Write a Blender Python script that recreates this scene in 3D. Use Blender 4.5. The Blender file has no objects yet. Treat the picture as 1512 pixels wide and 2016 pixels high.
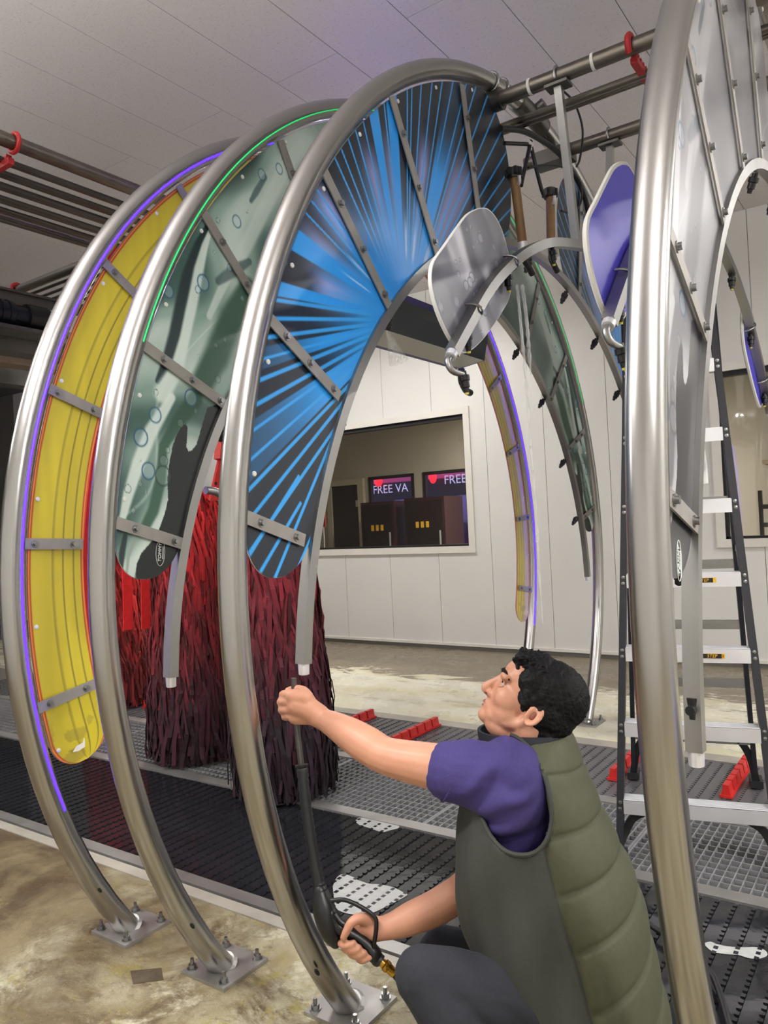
import bpy, bmesh, math, random
import numpy as np
from mathutils import Vector, Matrix
random.seed(7)
S = bpy.context.scene
COL = S.collection

# ------------------------------------------------------------------ camera
F_PX, YAW, PIT, ROL = 1507.417, -0.61169781, 0.01401022, -0.04940073
CAM = np.array([0.0, 0.0, 1.45])
_f = np.array([math.sin(YAW)*math.cos(PIT), math.cos(YAW)*math.cos(PIT), math.sin(PIT)])
_r = np.array([math.cos(YAW), -math.sin(YAW), 0.0]); _u = np.cross(_r, _f)
RT = math.cos(ROL)*_r + math.sin(ROL)*_u
UP = -math.sin(ROL)*_r + math.cos(ROL)*_u
FW = _f
def ray(px, py): return FW + RT*(px-756)/F_PX - UP*(py-1008)/F_PX
def onz(px, py, z=0.0):
    d = ray(px, py); return CAM + d*((z-CAM[2])/d[2])
def ony(px, py, y):
    d = ray(px, py); return CAM + d*(y/d[1])
def onx(px, py, x):
    d = ray(px, py); return CAM + d*(x/d[0])
def dep(px, py, t): return CAM + ray(px, py)*t

cd = bpy.data.cameras.new('camera'); cam = bpy.data.objects.new('camera', cd); COL.objects.link(cam)
cd.sensor_fit = 'VERTICAL'; cd.sensor_height = 36.0; cd.sensor_width = 27.0
cd.lens = F_PX/2016*36.0; cd.clip_start = 0.02; cd.clip_end = 100
cam.matrix_world = Matrix(((RT[0], UP[0], -FW[0], CAM[0]), (RT[1], UP[1], -FW[1], CAM[1]), (RT[2], UP[2], -FW[2], CAM[2]), (0, 0, 0, 1)))
S.camera = cam

# ------------------------------------------------------------------ world, exposure
w = bpy.data.worlds.new('world'); S.world = w; w.use_nodes = True
w.node_tree.nodes['Background'].inputs[0].default_value = (0.50, 0.46, 0.80, 1)
w.node_tree.nodes['Background'].inputs[1].default_value = 1.8
S.view_settings.view_transform = 'Standard'; S.view_settings.look = 'None'
S.view_settings.gamma = 1.0; S.view_settings.use_curve_mapping = False
S.view_settings.exposure = 0.36
# ceiling fixtures; the pair behind the panels is added to light the back wall: (x, y, along, watts)
LAMPS = [(-5.4, 0.35, 'x', 60), (-2.2, 0.35, 'x', 52), (1.5, 0.35, 'x', 70),
         (-4.35, 5.9, 'x', 34), (-6.9, 5.9, 'x', 28), (1.9, 5.9, 'x', 60), (3.4, 3.4, 'y', 108)]
CEIL = 4.06

# ------------------------------------------------------------------ helpers
def lin(c):
    if isinstance(c, str):
        c = [int(c[i:i+2], 16) for i in (0, 2, 4)]
    return tuple((v/255/12.92 if v/255 <= .04045 else ((v/255+.055)/1.055)**2.4) for v in c)
M = {}
def mat(name, rgb, rough=.5, metal=0.0, emit=None, estr=0.0, noise=None, bump=None, spec=None, coat=0, trans=0, alpha=1, ior=None, vcol=None, aniso=None, tr_stretch=None):
    m = bpy.data.materials.new(name); m.use_nodes = True
    nt = m.node_tree; b = nt.nodes['Principled BSDF']; N = nt.nodes.new; L = nt.links.new
    c = lin(rgb) if (isinstance(rgb, str) or max(rgb) > 1) else tuple(rgb)
    b.inputs['Base Color'].default_value = (*c, 1)
    b.inputs['Roughness'].default_value = rough; b.inputs['Metallic'].default_value = metal
    if spec is not None: b.inputs['Specular IOR Level'].default_value = spec
    if coat: b.inputs['Coat Weight'].default_value = coat; b.inputs['Coat Roughness'].default_value = .06
    if trans: b.inputs['Transmission Weight'].default_value = trans
    if ior: b.inputs['IOR'].default_value = ior
    if alpha < 1: b.inputs['Alpha'].default_value = alpha
    if emit is not None:
        b.inputs['Emission Color'].default_value = (*lin(emit), 1); b.inputs['Emission Strength'].default_value = estr
    src = None
    if vcol:
        a = N('ShaderNodeAttribute'); a.attribute_name = vcol; L(a.outputs['Color'], b.inputs['Base Color'])
        src = a.outputs['Color']
    tc = N('ShaderNodeTexCoord'); mp = N('ShaderNodeMapping'); L(tc.outputs['Object'], mp.inputs[0])
    if tr_stretch: mp.inputs['Scale'].default_value = tr_stretch
    if noise:       # (scale, amount, rough_amount)
        n = N('ShaderNodeTexNoise'); n.inputs['Scale'].default_value = noise[0]; n.inputs['Detail'].default_value = 6
        L(mp.outputs[0], n.inputs['Vector'])
        mr = N('ShaderNodeMapRange'); mr.inputs[1].default_value = .3; mr.inputs[2].default_value = .7
        mr.inputs[3].default_value = 1-noise[1]; mr.inputs[4].default_value = 1+noise[1]
        L(n.outputs['Fac'], mr.inputs[0])
        mx = N('ShaderNodeVectorMath'); mx.operation = 'SCALE'
        if src is not None: L(src, mx.inputs[0])
        else: mx.inputs[0].default_value = c
        L(mr.outputs[0], mx.inputs['Scale']); L(mx.outputs[0], b.inputs['Base Color'])
        if len(noise) > 2:
            m2 = N('ShaderNodeMapRange'); m2.inputs[1].default_value = .3; m2.inputs[2].default_value = .7
            m2.inputs[3].default_value = max(.02, rough-noise[2]); m2.inputs[4].default_value = min(1, rough+noise[2])
            L(n.outputs['Fac'], m2.inputs[0]); L(m2.outputs[0], b.inputs['Roughness'])
    if bump:        # (scale, strength)
        n = N('ShaderNodeTexNoise'); n.inputs['Scale'].default_value = bump[0]; n.inputs['Detail'].default_value = 4
        L(mp.outputs[0], n.inputs['Vector'])
        bp = N('ShaderNodeBump'); bp.inputs['Strength'].default_value = bump[1]; bp.inputs['Distance'].default_value = .01
        L(n.outputs['Fac'], bp.inputs['Height']); L(bp.outputs[0], b.inputs['Normal'])
    M[name] = m
    return m
def ramp(nt, stops, interp='LINEAR'):
    r = nt.nodes.new('ShaderNodeValToRGB'); cr = r.color_ramp; cr.interpolation = interp
    while len(cr.elements) < len(stops): cr.elements.new(0.5)
    for e, (p, c) in zip(cr.elements, stops):
        e.position = p; e.color = (*lin(c), 1)
    return r

ORG = {}
def tag(o, label=None, cat=None, group=None, kind=None):
    if label: o['label'] = label
    if cat: o['category'] = cat
    if group: o['group'] = group
    if kind: o['kind'] = kind
    return o
def thing(name, label, cat, loc=(0, 0, 0), group=None, kind=None):
    o = bpy.data.objects.new(name, None); COL.objects.link(o); o.empty_display_size = .1
    o.location = loc; ORG[o] = np.array(loc, float)
    return tag(o, label, cat, group, kind)
class MB:
    def __init__(s): s.v = []; s.f = []
    def add(s, vs, fs):
        o = len(s.v); s.v.extend([tuple(map(float, p)) for p in vs]); s.f.extend([tuple(i+o for i in f) for f in fs]); return s
    def box(s, a, b):
        (x0, y0, z0), (x1, y1, z1) = a, b
        return s.add([(x0, y0, z0), (x1, y0, z0), (x1, y1, z0), (x0, y1, z0), (x0, y0, z1), (x1, y0, z1), (x1, y1, z1), (x0, y1, z1)],
                     [(0, 3, 2, 1), (4, 5, 6, 7), (0, 1, 5, 4), (1, 2, 6, 5), (2, 3, 7, 6), (3, 0, 4, 7)])
    def obox(s, c, ax, ay, az):           # oriented box by centre and half axes
        c, ax, ay, az = map(lambda q: np.array(q, float), (c, ax, ay, az))
        vs = [c+sx*ax+sy*ay+sz*az for sz in (-1, 1) for sx, sy in ((-1, -1), (1, -1), (1, 1), (-1, 1))]
        fs = [(0, 3, 2, 1), (4, 5, 6, 7), (0, 1, 5, 4), (1, 2, 6, 5), (2, 3, 7, 6), (3, 0, 4, 7)]
        if np.dot(np.cross(ax, ay), az) < 0: fs = [f[::-1] for f in fs]
        return s.add(vs, fs)
    def bar(s, p0, p1, w, h, up=(0, 0, 1)):
        p0, p1, up = (np.array(q, float) for q in (p0, p1, up))
        d = p1-p0; l = np.linalg.norm(d); d /= l
        a = np.cross(d, up); n = np.linalg.norm(a)
        if n < 1e-6: a = np.cross(d, (1, 0, 0)); n = np.linalg.norm(a)
        a /= n; b = np.cross(a, d)
        return s.obox((p0+p1)/2, a*w/2, d*l/2, b*h/2)
    def tube(s, path, r, n=12, cap=True, closed=False):
        P = [np.array(p, float) for p in path]; k = len(P)
        R = r if hasattr(r, '__len__') else [r]*k
        up = np.array((.123, .456, .88)); rings = []
        a = None
        for i in range(k):
            if closed: t = P[(i+1) % k]-P[i-1]
            else: t = P[min(i+1, k-1)]-P[max(i-1, 0)]
            t = t/(np.linalg.norm(t)+1e-12)
            if a is None:
                a = np.cross(t, up)
                if np.linalg.norm(a) < 1e-3: a = np.cross(t, (1, 0, 0))
            a = a-t*np.dot(a, t); a /= np.linalg.norm(a); b = np.cross(t, a)
            rings.append([P[i]+R[i]*(math.cos(2*math.pi*j/n)*a+math.sin(2*math.pi*j/n)*b) for j in range(n)])
        vs = [p for q in rings for p in q]; fs = []
        for i in range(k if closed else k-1):
            i2 = (i+1) % k
            for j in range(n):
                fs.append((i*n+j, i*n+(j+1) % n, i2*n+(j+1) % n, i2*n+j))
        if cap and not closed:
            fs.append(tuple(range(n-1, -1, -1))); fs.append(tuple((k-1)*n+j for j in range(n)))
        return s.add(vs, fs)
    def cyl(s, p0, p1, r, n=12, r1=None): return s.tube([p0, p1], [r, r if r1 is None else r1], n)
    def rectsweep(s, path, w, h, nrm):    # path in a plane with normal nrm; w along nrm, h in plane
        P = [np.array(p, float) for p in path]; nrm = np.array(nrm, float); k = len(P); vs = []
        for i in range(k):
            t = P[min(i+1, k-1)]-P[max(i-1, 0)]; t /= np.linalg.norm(t); b = np.cross(nrm, t)
            for sx, sy in ((-1, -1), (1, -1), (1, 1), (-1, 1)): vs.append(P[i]+nrm*w/2*sx+b*h/2*sy)
        fs = []
        for i in range(k-1):
            for j in range(4): fs.append((i*4+j, i*4+(j+1) % 4, i*4+4+(j+1) % 4, i*4+4+j))
        fs.append((3, 2, 1, 0)); fs.append(tuple((k-1)*4+j for j in range(4)))
        return s.add(vs, fs)
    def prism(s, poly, ext):              # 3-D polygon extruded by vector
        n = len(poly); P = [np.array(p, float) for p in poly]; e = np.array(ext, float)
        nn = sum((np.cross(P[i]-P[0], P[(i+1) % n]-P[0]) for i in range(n)), np.zeros(3))
        if np.dot(nn, e) > 0: P = P[::-1]
        vs = P+[p+e for p in P]
        fs = [tuple(range(n)), tuple(range(2*n-1, n-1, -1))]+[(i, i+n, (i+1) % n+n, (i+1) % n) for i in range(n)]
        return s.add(vs, fs)
    def ell(s, c, ax, ay, az, nu=16, nv=10):
        c, ax, ay, az = (np.array(q, float) for q in (c, ax, ay, az)); vs = [c+az]; fs = []
        for i in range(1, nv):
            th = math.pi*i/nv
            for j in range(nu):
                ph = 2*math.pi*j/nu
                vs.append(c+az*math.cos(th)+math.sin(th)*(ax*math.cos(ph)+ay*math.sin(ph)))
        vs.append(c-az); last = len(vs)-1
        for j in range(nu):
            fs.append((0, 1+j, 1+(j+1) % nu)); b = 1+(nv-2)*nu; fs.append((last, b+(j+1) % nu, b+j))
            for i in range(nv-2):
                a0 = 1+i*nu; a1 = a0+nu; fs.append((a0+j, a1+j, a1+(j+1) % nu, a0+(j+1) % nu))
        if np.dot(np.cross(ax, ay), az) < 0: fs = [f[::-1] for f in fs]
        return s.add(vs, fs)
    def sph(s, c, r, nu=12, nv=8): return s.ell(c, (r, 0, 0), (0, r, 0), (0, 0, r), nu, nv)
    def mesh(s, name, org=(0, 0, 0), smooth=False):
        me = bpy.data.meshes.new(name); o = np.array(org, float)
        me.from_pydata([tuple(np.array(p)-o) for p in s.v], [], s.f)
        if smooth: me.polygons.foreach_set('use_smooth', [True]*len(me.polygons)); me.set_sharp_from_angle(angle=math.radians(42))
        me.update(); return me
    def build(s, name, m, parent=None, smooth=False, loc=None, **kw):
        org = ORG.get(parent, np.zeros(3)) if parent is not None else (np.array(loc, float) if loc is not None else np.zeros(3))
        me = s.mesh(name, org, smooth)
        if m is not None: me.materials.append(M[m] if isinstance(m, str) else m)
        o = bpy.data.objects.new(name, me); COL.objects.link(o)
        if parent is not None: o.parent = parent
        elif loc is not None: o.location = loc
        ORG[o] = np.array(org, float)
        return tag(o, **kw)
def inst(me, name, loc, parent=None, rot=None, **kw):      # share mesh data
    o = bpy.data.objects.new(name, me); COL.objects.link(o)
    if parent is not None:
        o.parent = parent; o.location = np.array(loc, float)-ORG.get(parent, np.zeros(3))
    else: o.location = loc
    if rot is not None: o.rotation_euler = rot
    return tag(o, **kw)
def text_mesh(txt, size, depth=.001, font_shear=0.0):
    cu = bpy.data.curves.new('lettering', 'FONT'); cu.body = txt; cu.size = size; cu.extrude = depth; cu.align_x = 'CENTER'; cu.align_y = 'CENTER'; cu.shear = font_shear
    cu.resolution_u = 3
    o = bpy.data.objects.new('lettering', cu); COL.objects.link(o)
    me = bpy.data.meshes.new_from_object(o.evaluated_get(bpy.context.evaluated_depsgraph_get()))
    bpy.data.objects.remove(o); bpy.data.curves.remove(cu)
    return me
def put_text(txt, size, c, xdir, ydir, m, parent, name='lettering', shear=0.0, **kw):
    me = text_mesh(txt, size, font_shear=shear); me.materials.append(M[m])
    xd = Vector(xdir).normalized(); yd = Vector(ydir).normalized(); zd = xd.cross(yd)
    o = bpy.data.objects.new(name, me); COL.objects.link(o)
    org = ORG.get(parent, np.zeros(3)); o.parent = parent
    o.matrix_local = Matrix(((xd.x, yd.x, zd.x, c[0]-org[0]), (xd.y, yd.y, zd.y, c[1]-org[1]), (xd.z, yd.z, zd.z, c[2]-org[2]), (0, 0, 0, 1)))
    return tag(o, **kw)
def spline(pts, n=8):
    P = [np.array(p, float) for p in pts]; out = []
    for i in range(len(P)-1):
        a, b, c, d = P[max(i-1, 0)], P[i], P[i+1], P[min(i+2, len(P)-1)]
        for k in range(n):
            t = k/n; out.append(.5*((2*b)+(-a+c)*t+(2*a-5*b+4*c-d)*t*t+(-a+3*b-3*c+d)*t**3))
    out.append(P[-1]); return out

# ------------------------------------------------------------------ materials
mat('steel', (170, 168, 166), .26, 1.0)
mat('steel_dull', (158, 157, 155), .38, 1.0, noise=(6, .04, .03))
mat('steel_plate', (168, 166, 162), .48, .85, noise=(10, .12, .08), bump=(30, .04))
mat('steel_dark', (100, 97, 93), .42, 1.0, noise=(10, .15, .08))
mat('pipe_steel', (122, 116, 108), .38, 1.0, noise=(12, .15, .1))
mat('alu', (226, 226, 230), .42, .7, noise=(8, .06, .06))
mat('bolt', (150, 150, 150), .3, 1.0)
mat('bar_metal', (150, 146, 142), .5, .35, noise=(18, .08))
mat('bar_far', (158, 156, 150), .5, .3)
mat('white_edge', (222, 222, 218), .4)
mat('wall_panel', (212, 211, 207), .42, noise=(1.1, .035), bump=(3, .03))
mat('wall_joint', (120, 118, 112), .7)
mat('ceil_panel', (194, 190, 189), .34, noise=(60, .03, .1), bump=(90, .10))
mat('ceil_joint', (96, 93, 93), .8)
mat('room_wall', (198, 192, 180), .7, noise=(1.5, .03))
mat('trim_white', (214, 211, 203), .45, noise=(3, .03))
mat('black_gasket', (14, 14, 15), .5)
mat('black_plastic', (16, 17, 19), .38, bump=(40, .05))
mat('black_rubber', (22, 23, 26), .5)
mat('fibreglass', (26, 27, 34), .5, noise=(40, .12), bump=(120, .05))
mat('red_plastic', (196, 38, 34), .45, noise=(20, .1))
mat('red_clip', (170, 30, 34), .5)
mat('brown_pipe', (126, 96, 58), .45, noise=(14, .15), bump=(25, .1))
mat('brass', (196, 150, 62), .3, 1.0)
mat('yellow_tip', (214, 200, 60), .4)
mat('pit', (12, 12, 14), .8)
mat('grate', (128, 128, 130), .5, noise=(20, .1))
mat('strip_alu', (152, 150, 146), .42, .6, noise=(6, .12, .12), bump=(50, .06))
mat('frp_wet', (60, 61, 66), .12, noise=(30, .2, .08), bump=(14, .12))
mat('slat', (34, 35, 39), .09, noise=(9, .3, .06), bump=(10, .10))
mat('slat_far', (86, 85, 88), .35, noise=(9, .2, .1), bump=(12, .06))
mat('navy', (24, 25, 34), .8, noise=(80, .15))
mat('lamp_white', (255, 255, 255), .5, emit=(255, 246, 232), estr=9)
mat('led_violet', (60, 30, 255), .5, emit=(32, 10, 255), estr=13)
mat('tint_bar_violet', (80, 60, 255), .5, emit=(120, 80, 255), estr=16)
mat('led_green', (40, 220, 120), .5, emit=(8, 170, 80), estr=.7)
mat('led_red', (230, 90, 110), .5, emit=(255, 110, 130), estr=.35)
mat('logo_white', (225, 228, 226), .5)
mat('logo_black', (20, 20, 20), .5)
mat('label_yellow', (232, 180, 40), .5)
mat('print', (255, 255, 255), .28, vcol='print', spec=.5)
mat('cloth_strips', (120, 20, 25), .85, vcol='print')
mat('red_cloth', (206, 22, 26), .7, noise=(30, .15))
mat('petal_violet_lit', (84, 76, 214), .35, noise=(3, .12))  # violet is mostly LED light put into the base colour
mat('motor', (22, 26, 40), .35, .3)
mat('frame_grey', (92, 88, 84), .5, .5, noise=(6, .15))
mat('frame_brown', (122, 106, 86), .6, noise=(8, .2))

def glass_mat():
    m = bpy.data.materials.new('window_glass'); m.use_nodes = True; nt = m.node_tree; nt.nodes.clear()
    o = nt.nodes.new('ShaderNodeOutputMaterial'); mx = nt.nodes.new('ShaderNodeMixShader'); t = nt.nodes.new('ShaderNodeBsdfTransparent'); g = nt.nodes.new('ShaderNodeBsdfGlossy')
    t.inputs[0].default_value = (.86, .86, .84, 1); g.inputs['Roughness'].default_value = .03
    lw = nt.nodes.new('ShaderNodeLayerWeight'); lw.inputs[0].default_value = .5; fr = nt.nodes.new('ShaderNodeMapRange'); fr.interpolation_type = 'SMOOTHSTEP'; fr.inputs[1].default_value = .05; fr.inputs[2].default_value = 1.0; fr.inputs[3].default_value = .06; fr.inputs[4].default_value = .75
    nt.links.new(lw.outputs['Facing'], fr.inputs[0]); nt.links.new(fr.outputs[0], mx.inputs[0]); nt.links.new(t.outputs[0], mx.inputs[1]); nt.links.new(g.outputs[0], mx.inputs[2]); nt.links.new(mx.outputs[0], o.inputs[0])
    M['glass'] = m
glass_mat()
def water_mat():
    m = bpy.data.materials.new('falling_water'); m.use_nodes = True; nt = m.node_tree; nt.nodes.clear()
    o = nt.nodes.new('ShaderNodeOutputMaterial'); mx = nt.nodes.new('ShaderNodeMixShader'); t = nt.nodes.new('ShaderNodeBsdfTransparent'); g = nt.nodes.new('ShaderNodeBsdfPrincipled')
    g.inputs['Base Color'].default_value = (.85, .86, .85, 1); g.inputs['Roughness'].default_value = .2
    n = nt.nodes.new('ShaderNodeTexNoise'); n.inputs['Scale'].default_value = 30; tc = nt.nodes.new('ShaderNodeTexCoord'); mp = nt.nodes.new('ShaderNodeMapping'); mp.inputs['Scale'].default_value = (1, 1, .25)
    nt.links.new(tc.outputs['Object'], mp.inputs[0]); nt.links.new(mp.outputs[0], n.inputs['Vector'])
    r = nt.nodes.new('ShaderNodeMapRange'); r.inputs[1].default_value = .35; r.inputs[2].default_value = .75; r.inputs[3].default_value = 0; r.inputs[4].default_value = .55
    nt.links.new(n.outputs[0], r.inputs[0]); nt.links.new(r.outputs[0], mx.inputs[0]); nt.links.new(t.outputs[0], mx.inputs[1]); nt.links.new(g.outputs[0], mx.inputs[2]); nt.links.new(mx.outputs[0], o.inputs[0])
    M['water'] = m
water_mat()
def concrete(name, far):
    m = bpy.data.materials.new(name); m.use_nodes = True; nt = m.node_tree; b = nt.nodes['Principled BSDF']; N = nt.nodes.new; L = nt.links.new
    tc = N('ShaderNodeTexCoord')
    def noise(sc, det=8, rough=.6, dist=0.0, vec=None, mscale=None):
        n = N('ShaderNodeTexNoise'); n.inputs['Scale'].default_value = sc; n.inputs['Detail'].default_value = det; n.inputs['Roughness'].default_value = rough; n.inputs['Distortion'].default_value = dist
        mp = N('ShaderNodeMapping'); L(tc.outputs['Object'], mp.inputs[0])
        if mscale: mp.inputs['Scale'].default_value = mscale
        L(mp.outputs[0], n.inputs['Vector']); return n.outputs['Fac']
    def mix(fac, a, c):
        x = N('ShaderNodeMix'); x.data_type = 'RGBA'
        L(fac, x.inputs[0])
        for i, q in ((6, a), (7, c)):
            if isinstance(q, tuple): x.inputs[i].default_value = (*lin(q), 1)
            else: L(q, x.inputs[i])
        return x.outputs[2]
    def rng(v, a, c, lo=0.0, hi=1.0):
        r = N('ShaderNodeMapRange'); L(v, r.inputs[0]); r.inputs[1].default_value = a; r.inputs[2].default_value = c; r.inputs[3].default_value = lo; r.inputs[4].default_value = hi; return r.outputs[0]
    if far:
        base = mix(rng(noise(1.3, mscale=(1, 2.2, 1)), .4, .6), (216, 213, 196), (198, 191, 162))
        base = mix(rng(noise(2.1, 10, .75, mscale=(.7, 1.6, 1)), .55, .66), base, (158, 144, 118))
        base = mix(rng(noise(.8, mscale=(1, 1, 1)), .5, .72), base, (220, 218, 178))
        sx = N('ShaderNodeSeparateXYZ'); L(tc.outputs['Object'], sx.inputs[0])
        ad = N('ShaderNodeMath'); ad.operation = 'MULTIPLY_ADD'; L(noise(3.2, 9, .7, 1.0, mscale=(.6, 1.4, 1)), ad.inputs[0]); ad.inputs[1].default_value = 2.2; L(sx.outputs['Y'], ad.inputs[2])
        base = mix(rng(noise(9.0, 12, .8, .5, mscale=(.6, 1.5, 1)), .55, .64, 0, .7), base, (226, 226, 214))
        base = mix(rng(ad.outputs[0], 7.12, 7.22), base, (124, 114, 96))
        L(base, b.inputs['Base Color'])
        L(rng(noise(2.4, 6), .35, .65, .12, .6), b.inputs['Roughness'])
        bs = .25
    else:
        base = mix(rng(noise(1.3, 9, .62, .6), .42, .58), (178, 172, 146), (142, 130, 98))
        base = mix(rng(noise(2.1, 12, .72, .9, mscale=(1, 1.3, 1)), .47, .57), base, (96, 80, 54))
        base = mix(rng(noise(3.3, 12, .75, .4), .54, .62), base, (206, 202, 178))
        base = mix(rng(noise(6.5, 12, .75), .53, .62, 0, .8), base, (158, 146, 78))
        base = mix(rng(noise(11.0, 12, .8, .6), .55, .66, 0, .8), base, (78, 66, 46))
        base = mix(rng(noise(24.0, 12, .8), .56, .68, 0, .6), base, (212, 206, 184))
        sx = N('ShaderNodeSeparateXYZ'); L(tc.outputs['Object'], sx.inputs[0])
        ad = N('ShaderNodeMath'); ad.operation = 'MULTIPLY_ADD'; L(noise(1.6, 9, .65, .5), ad.inputs[0]); ad.inputs[1].default_value = 3.0; L(sx.outputs['X'], ad.inputs[2])
        base = mix(rng(ad.outputs[0], -1.2, -.5, .0, .85), (mix(rng(noise(3.1, 10, .7, .5), .42, .6), (84, 68, 46), (128, 114, 84))), base)
        L(base, b.inputs['Base Color'])
        L(rng(noise(3.0, 6), .35, .65, .18, .62), b.inputs['Roughness'])
        bs = .6
    bp = N('ShaderNodeBump'); bp.inputs['Strength'].default_value = bs; bp.inputs['Distance'].default_value = .02
    L(noise(18, 10, .7), bp.inputs['Height']); L(bp.outputs[0], b.inputs['Normal'])
    M[name] = m
concrete('concrete_near', False); concrete('concrete_far', True)
# ------------------------------------------------------------------ ceiling lamps (the pair hidden behind the panels is added)
def ceiling_light(i, x, y, al, watt):
    z = CEIL-(.95 if y < 1 else .33)
    hx, hy = (.62, .075) if al == 'x' else (.075, .62)
    t = thing('ceiling_light', ['white strip light above the near walkway left of the arches', 'white strip light above the near walkway before the blue arch', 'white strip light above the near walkway right of the arches',
              'added white strip light near the back wall, hidden behind the sunburst panel', 'added white strip light near the back wall, hidden behind the green panel', 'white strip light right of the ladder near the back wall', 'white strip light across the lane at the right end'][i], 'light', (x, y, z), 'ceiling strip lights')
    MB().box((x-hx, y-hy, z-.06), (x+hx, y+hy, z+.03)).build('housing', 'trim_white', t)
    MB().box((x-hx+.02, y-hy+.02, z-.075), (x+hx-.02, y+hy-.02, z-.0605)).build('diffuser', 'lamp_white', t)
    ld = bpy.data.lights.new('strip_lamp', 'AREA'); ld.shape = 'RECTANGLE'; ld.size = 2*hx-.06; ld.size_y = 2*hy-.04; ld.energy = watt; ld.color = (1, .985, .965)
    lo = bpy.data.objects.new('strip_lamp', ld); COL.objects.link(lo); lo.parent = t; lo.location = (0, 0, -.085)
    l2 = ld.copy(); l2.energy = watt*(1.7 if y < 1 else .9); l2.name = 'uplight'  # second lamp facing up, added to brighten the ceiling
    lo = bpy.data.objects.new('uplight', l2); COL.objects.link(lo); lo.parent = t; lo.location = (0, 0, .06); lo.rotation_euler = (math.pi, 0, 0)
    for sx in (-.45, .45): MB().cyl((x+sx*hx/.62, y+sx*(0 if al == 'x' else 1), z+.03), (x+sx*hx/.62, y+sx*(0 if al == 'x' else 1), CEIL), .006, 6).build('hanger', 'alu', t)
for i, a in enumerate(LAMPS): ceiling_light(i, *a)

# ------------------------------------------------------------------ shell
XL, XR, YF, YB = -17.0, 4.6, -1.7, 7.42
def struct(o): o['kind'] = 'structure'; return o
struct(MB().box((XL, YF, -.5), (XR, 2.028, 0)).build('floor', 'concrete_near', label='stained wet concrete walkway floor in front of the trench'))
struct(MB().box((XL, 4.752, -.5), (XR, YB+.1, 0)).build('floor', 'concrete_far', label='pale stained concrete floor along the back wall'))
struct(MB().box((XL, 2.0, -.95), (XR, 4.8, -.8)).build('floor', 'pit', label='dark bottom of the drain trench'))
def trim(n, y0, y1, z0, z1, m, label):
    struct(MB().box((XL, y0, z0), (XR, y1, z1)).build('trim_%d' % n, m, label=label))
mat('kerb', (160, 155, 144), .5, noise=(5, .15))
trim(1, 2.030, 2.086, -.3, .004, 'kerb', 'pale kerb strip along the near edge of the trench')
trim(2, 2.100, 2.162, -.3, .006, 'strip_alu', 'wet metal rail along the near belt')
trim(3, 3.006, 3.082, -.3, .006, 'strip_alu', 'metal rail between the near belt and the grating')
trim(4, 3.738, 3.818, -.3, .006, 'strip_alu', 'metal rail between the grating and the far belt')
trim(5, 4.628, 4.750, -.3, .004, 'kerb', 'pale rail along the far edge of the trench')
# ceiling: panels with joints, staggered end joints
ce = struct(MB().box((XL, YF, CEIL+.012), (XR, YB, CEIL+.15)).build('ceiling', 'ceil_joint'))
k = 0; x = -2.52-.455*20
pm = {}
while x < XR-.01:
    xa, xb = max(x, XL), min(x+.455, XR)
    cuts = [YF, 3.365, YB] if k % 2 == 1 else [YF, .9, 5.9, YB]
    if xb-xa > .05:
        for ya, yb in zip(cuts[:-1], cuts[1:]):
            key = (round(xb-xa, 3), round(yb-ya, 3))
            if key not in pm:
                pm[key] = MB().box((0, 0, 0), (key[0]-.004, key[1]-.004, .02)).mesh('ceiling_panel'); pm[key].materials.append(M['ceil_panel'])
            inst(pm[key], 'ceiling_panel', (xa+.002, ya+.002, CEIL), ce)
    x += .455; k += 1
for nm, a, b in (('wall_front', (XL, YF-.15, -.3), (XR, YF, CEIL+.1)), ('wall_left', (XL-.15, YF, -.3), (XL, YB+.2, CEIL+.1)), ('wall_right', (XR, YF, -.3), (XR+.15, YB+.2, CEIL+.1))):
    struct(MB().box(a, b).build(nm, 'wall_panel'))
# back wall with two window openings
WIN = [(-6.35, -4.075, 1.15, 2.605), (-1.455, 1.6, 1.15, 2.66)]
def cut_rects(xa, xb, z0, z1):
    xs = sorted({xa, xb, *[v for w_ in WIN for v in w_[:2] if xa < v < xb]}); out = []
    for a, b in zip(xs[:-1], xs[1:]):
        w_ = [q for q in WIN if q[0] <= (a+b)/2 <= q[1]]
        if w_: out += [(a, b, z0, w_[0][2]), (a, b, w_[0][3], z1)]
        else: out.append((a, b, z0, z1))
    return out
mb = MB()
for a, b, c, d in cut_rects(XL, XR, -.3, CEIL+.1): mb.box((a, YB+.012, c), (b, YB+.14, d))
wb = struct(mb.build('wall_back', 'wall_joint', label='white panelled back wall of the wash bay'))
x = -5.15-.668*12
while x < XR-.05:
    xa, xb = max(x, XL), min(x+.668, XR)
    if xb-xa > .05:
        for a, b, c, d in cut_rects(xa, xb, .055, CEIL):
            ga = .0025 if a == xa else 0; gb = .0025 if b == xb else 0
            MB().box((a+ga, YB, c), (b-gb, YB+.02, d)).build('wall_panel', 'wall_panel', wb)
    x += .668
struct(MB().box((XL, YB-.018, .045), (XR, YB, .075)).build('baseboard_back', 'trim_white', label='thin metal flashing along the foot of the back wall'))
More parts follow.
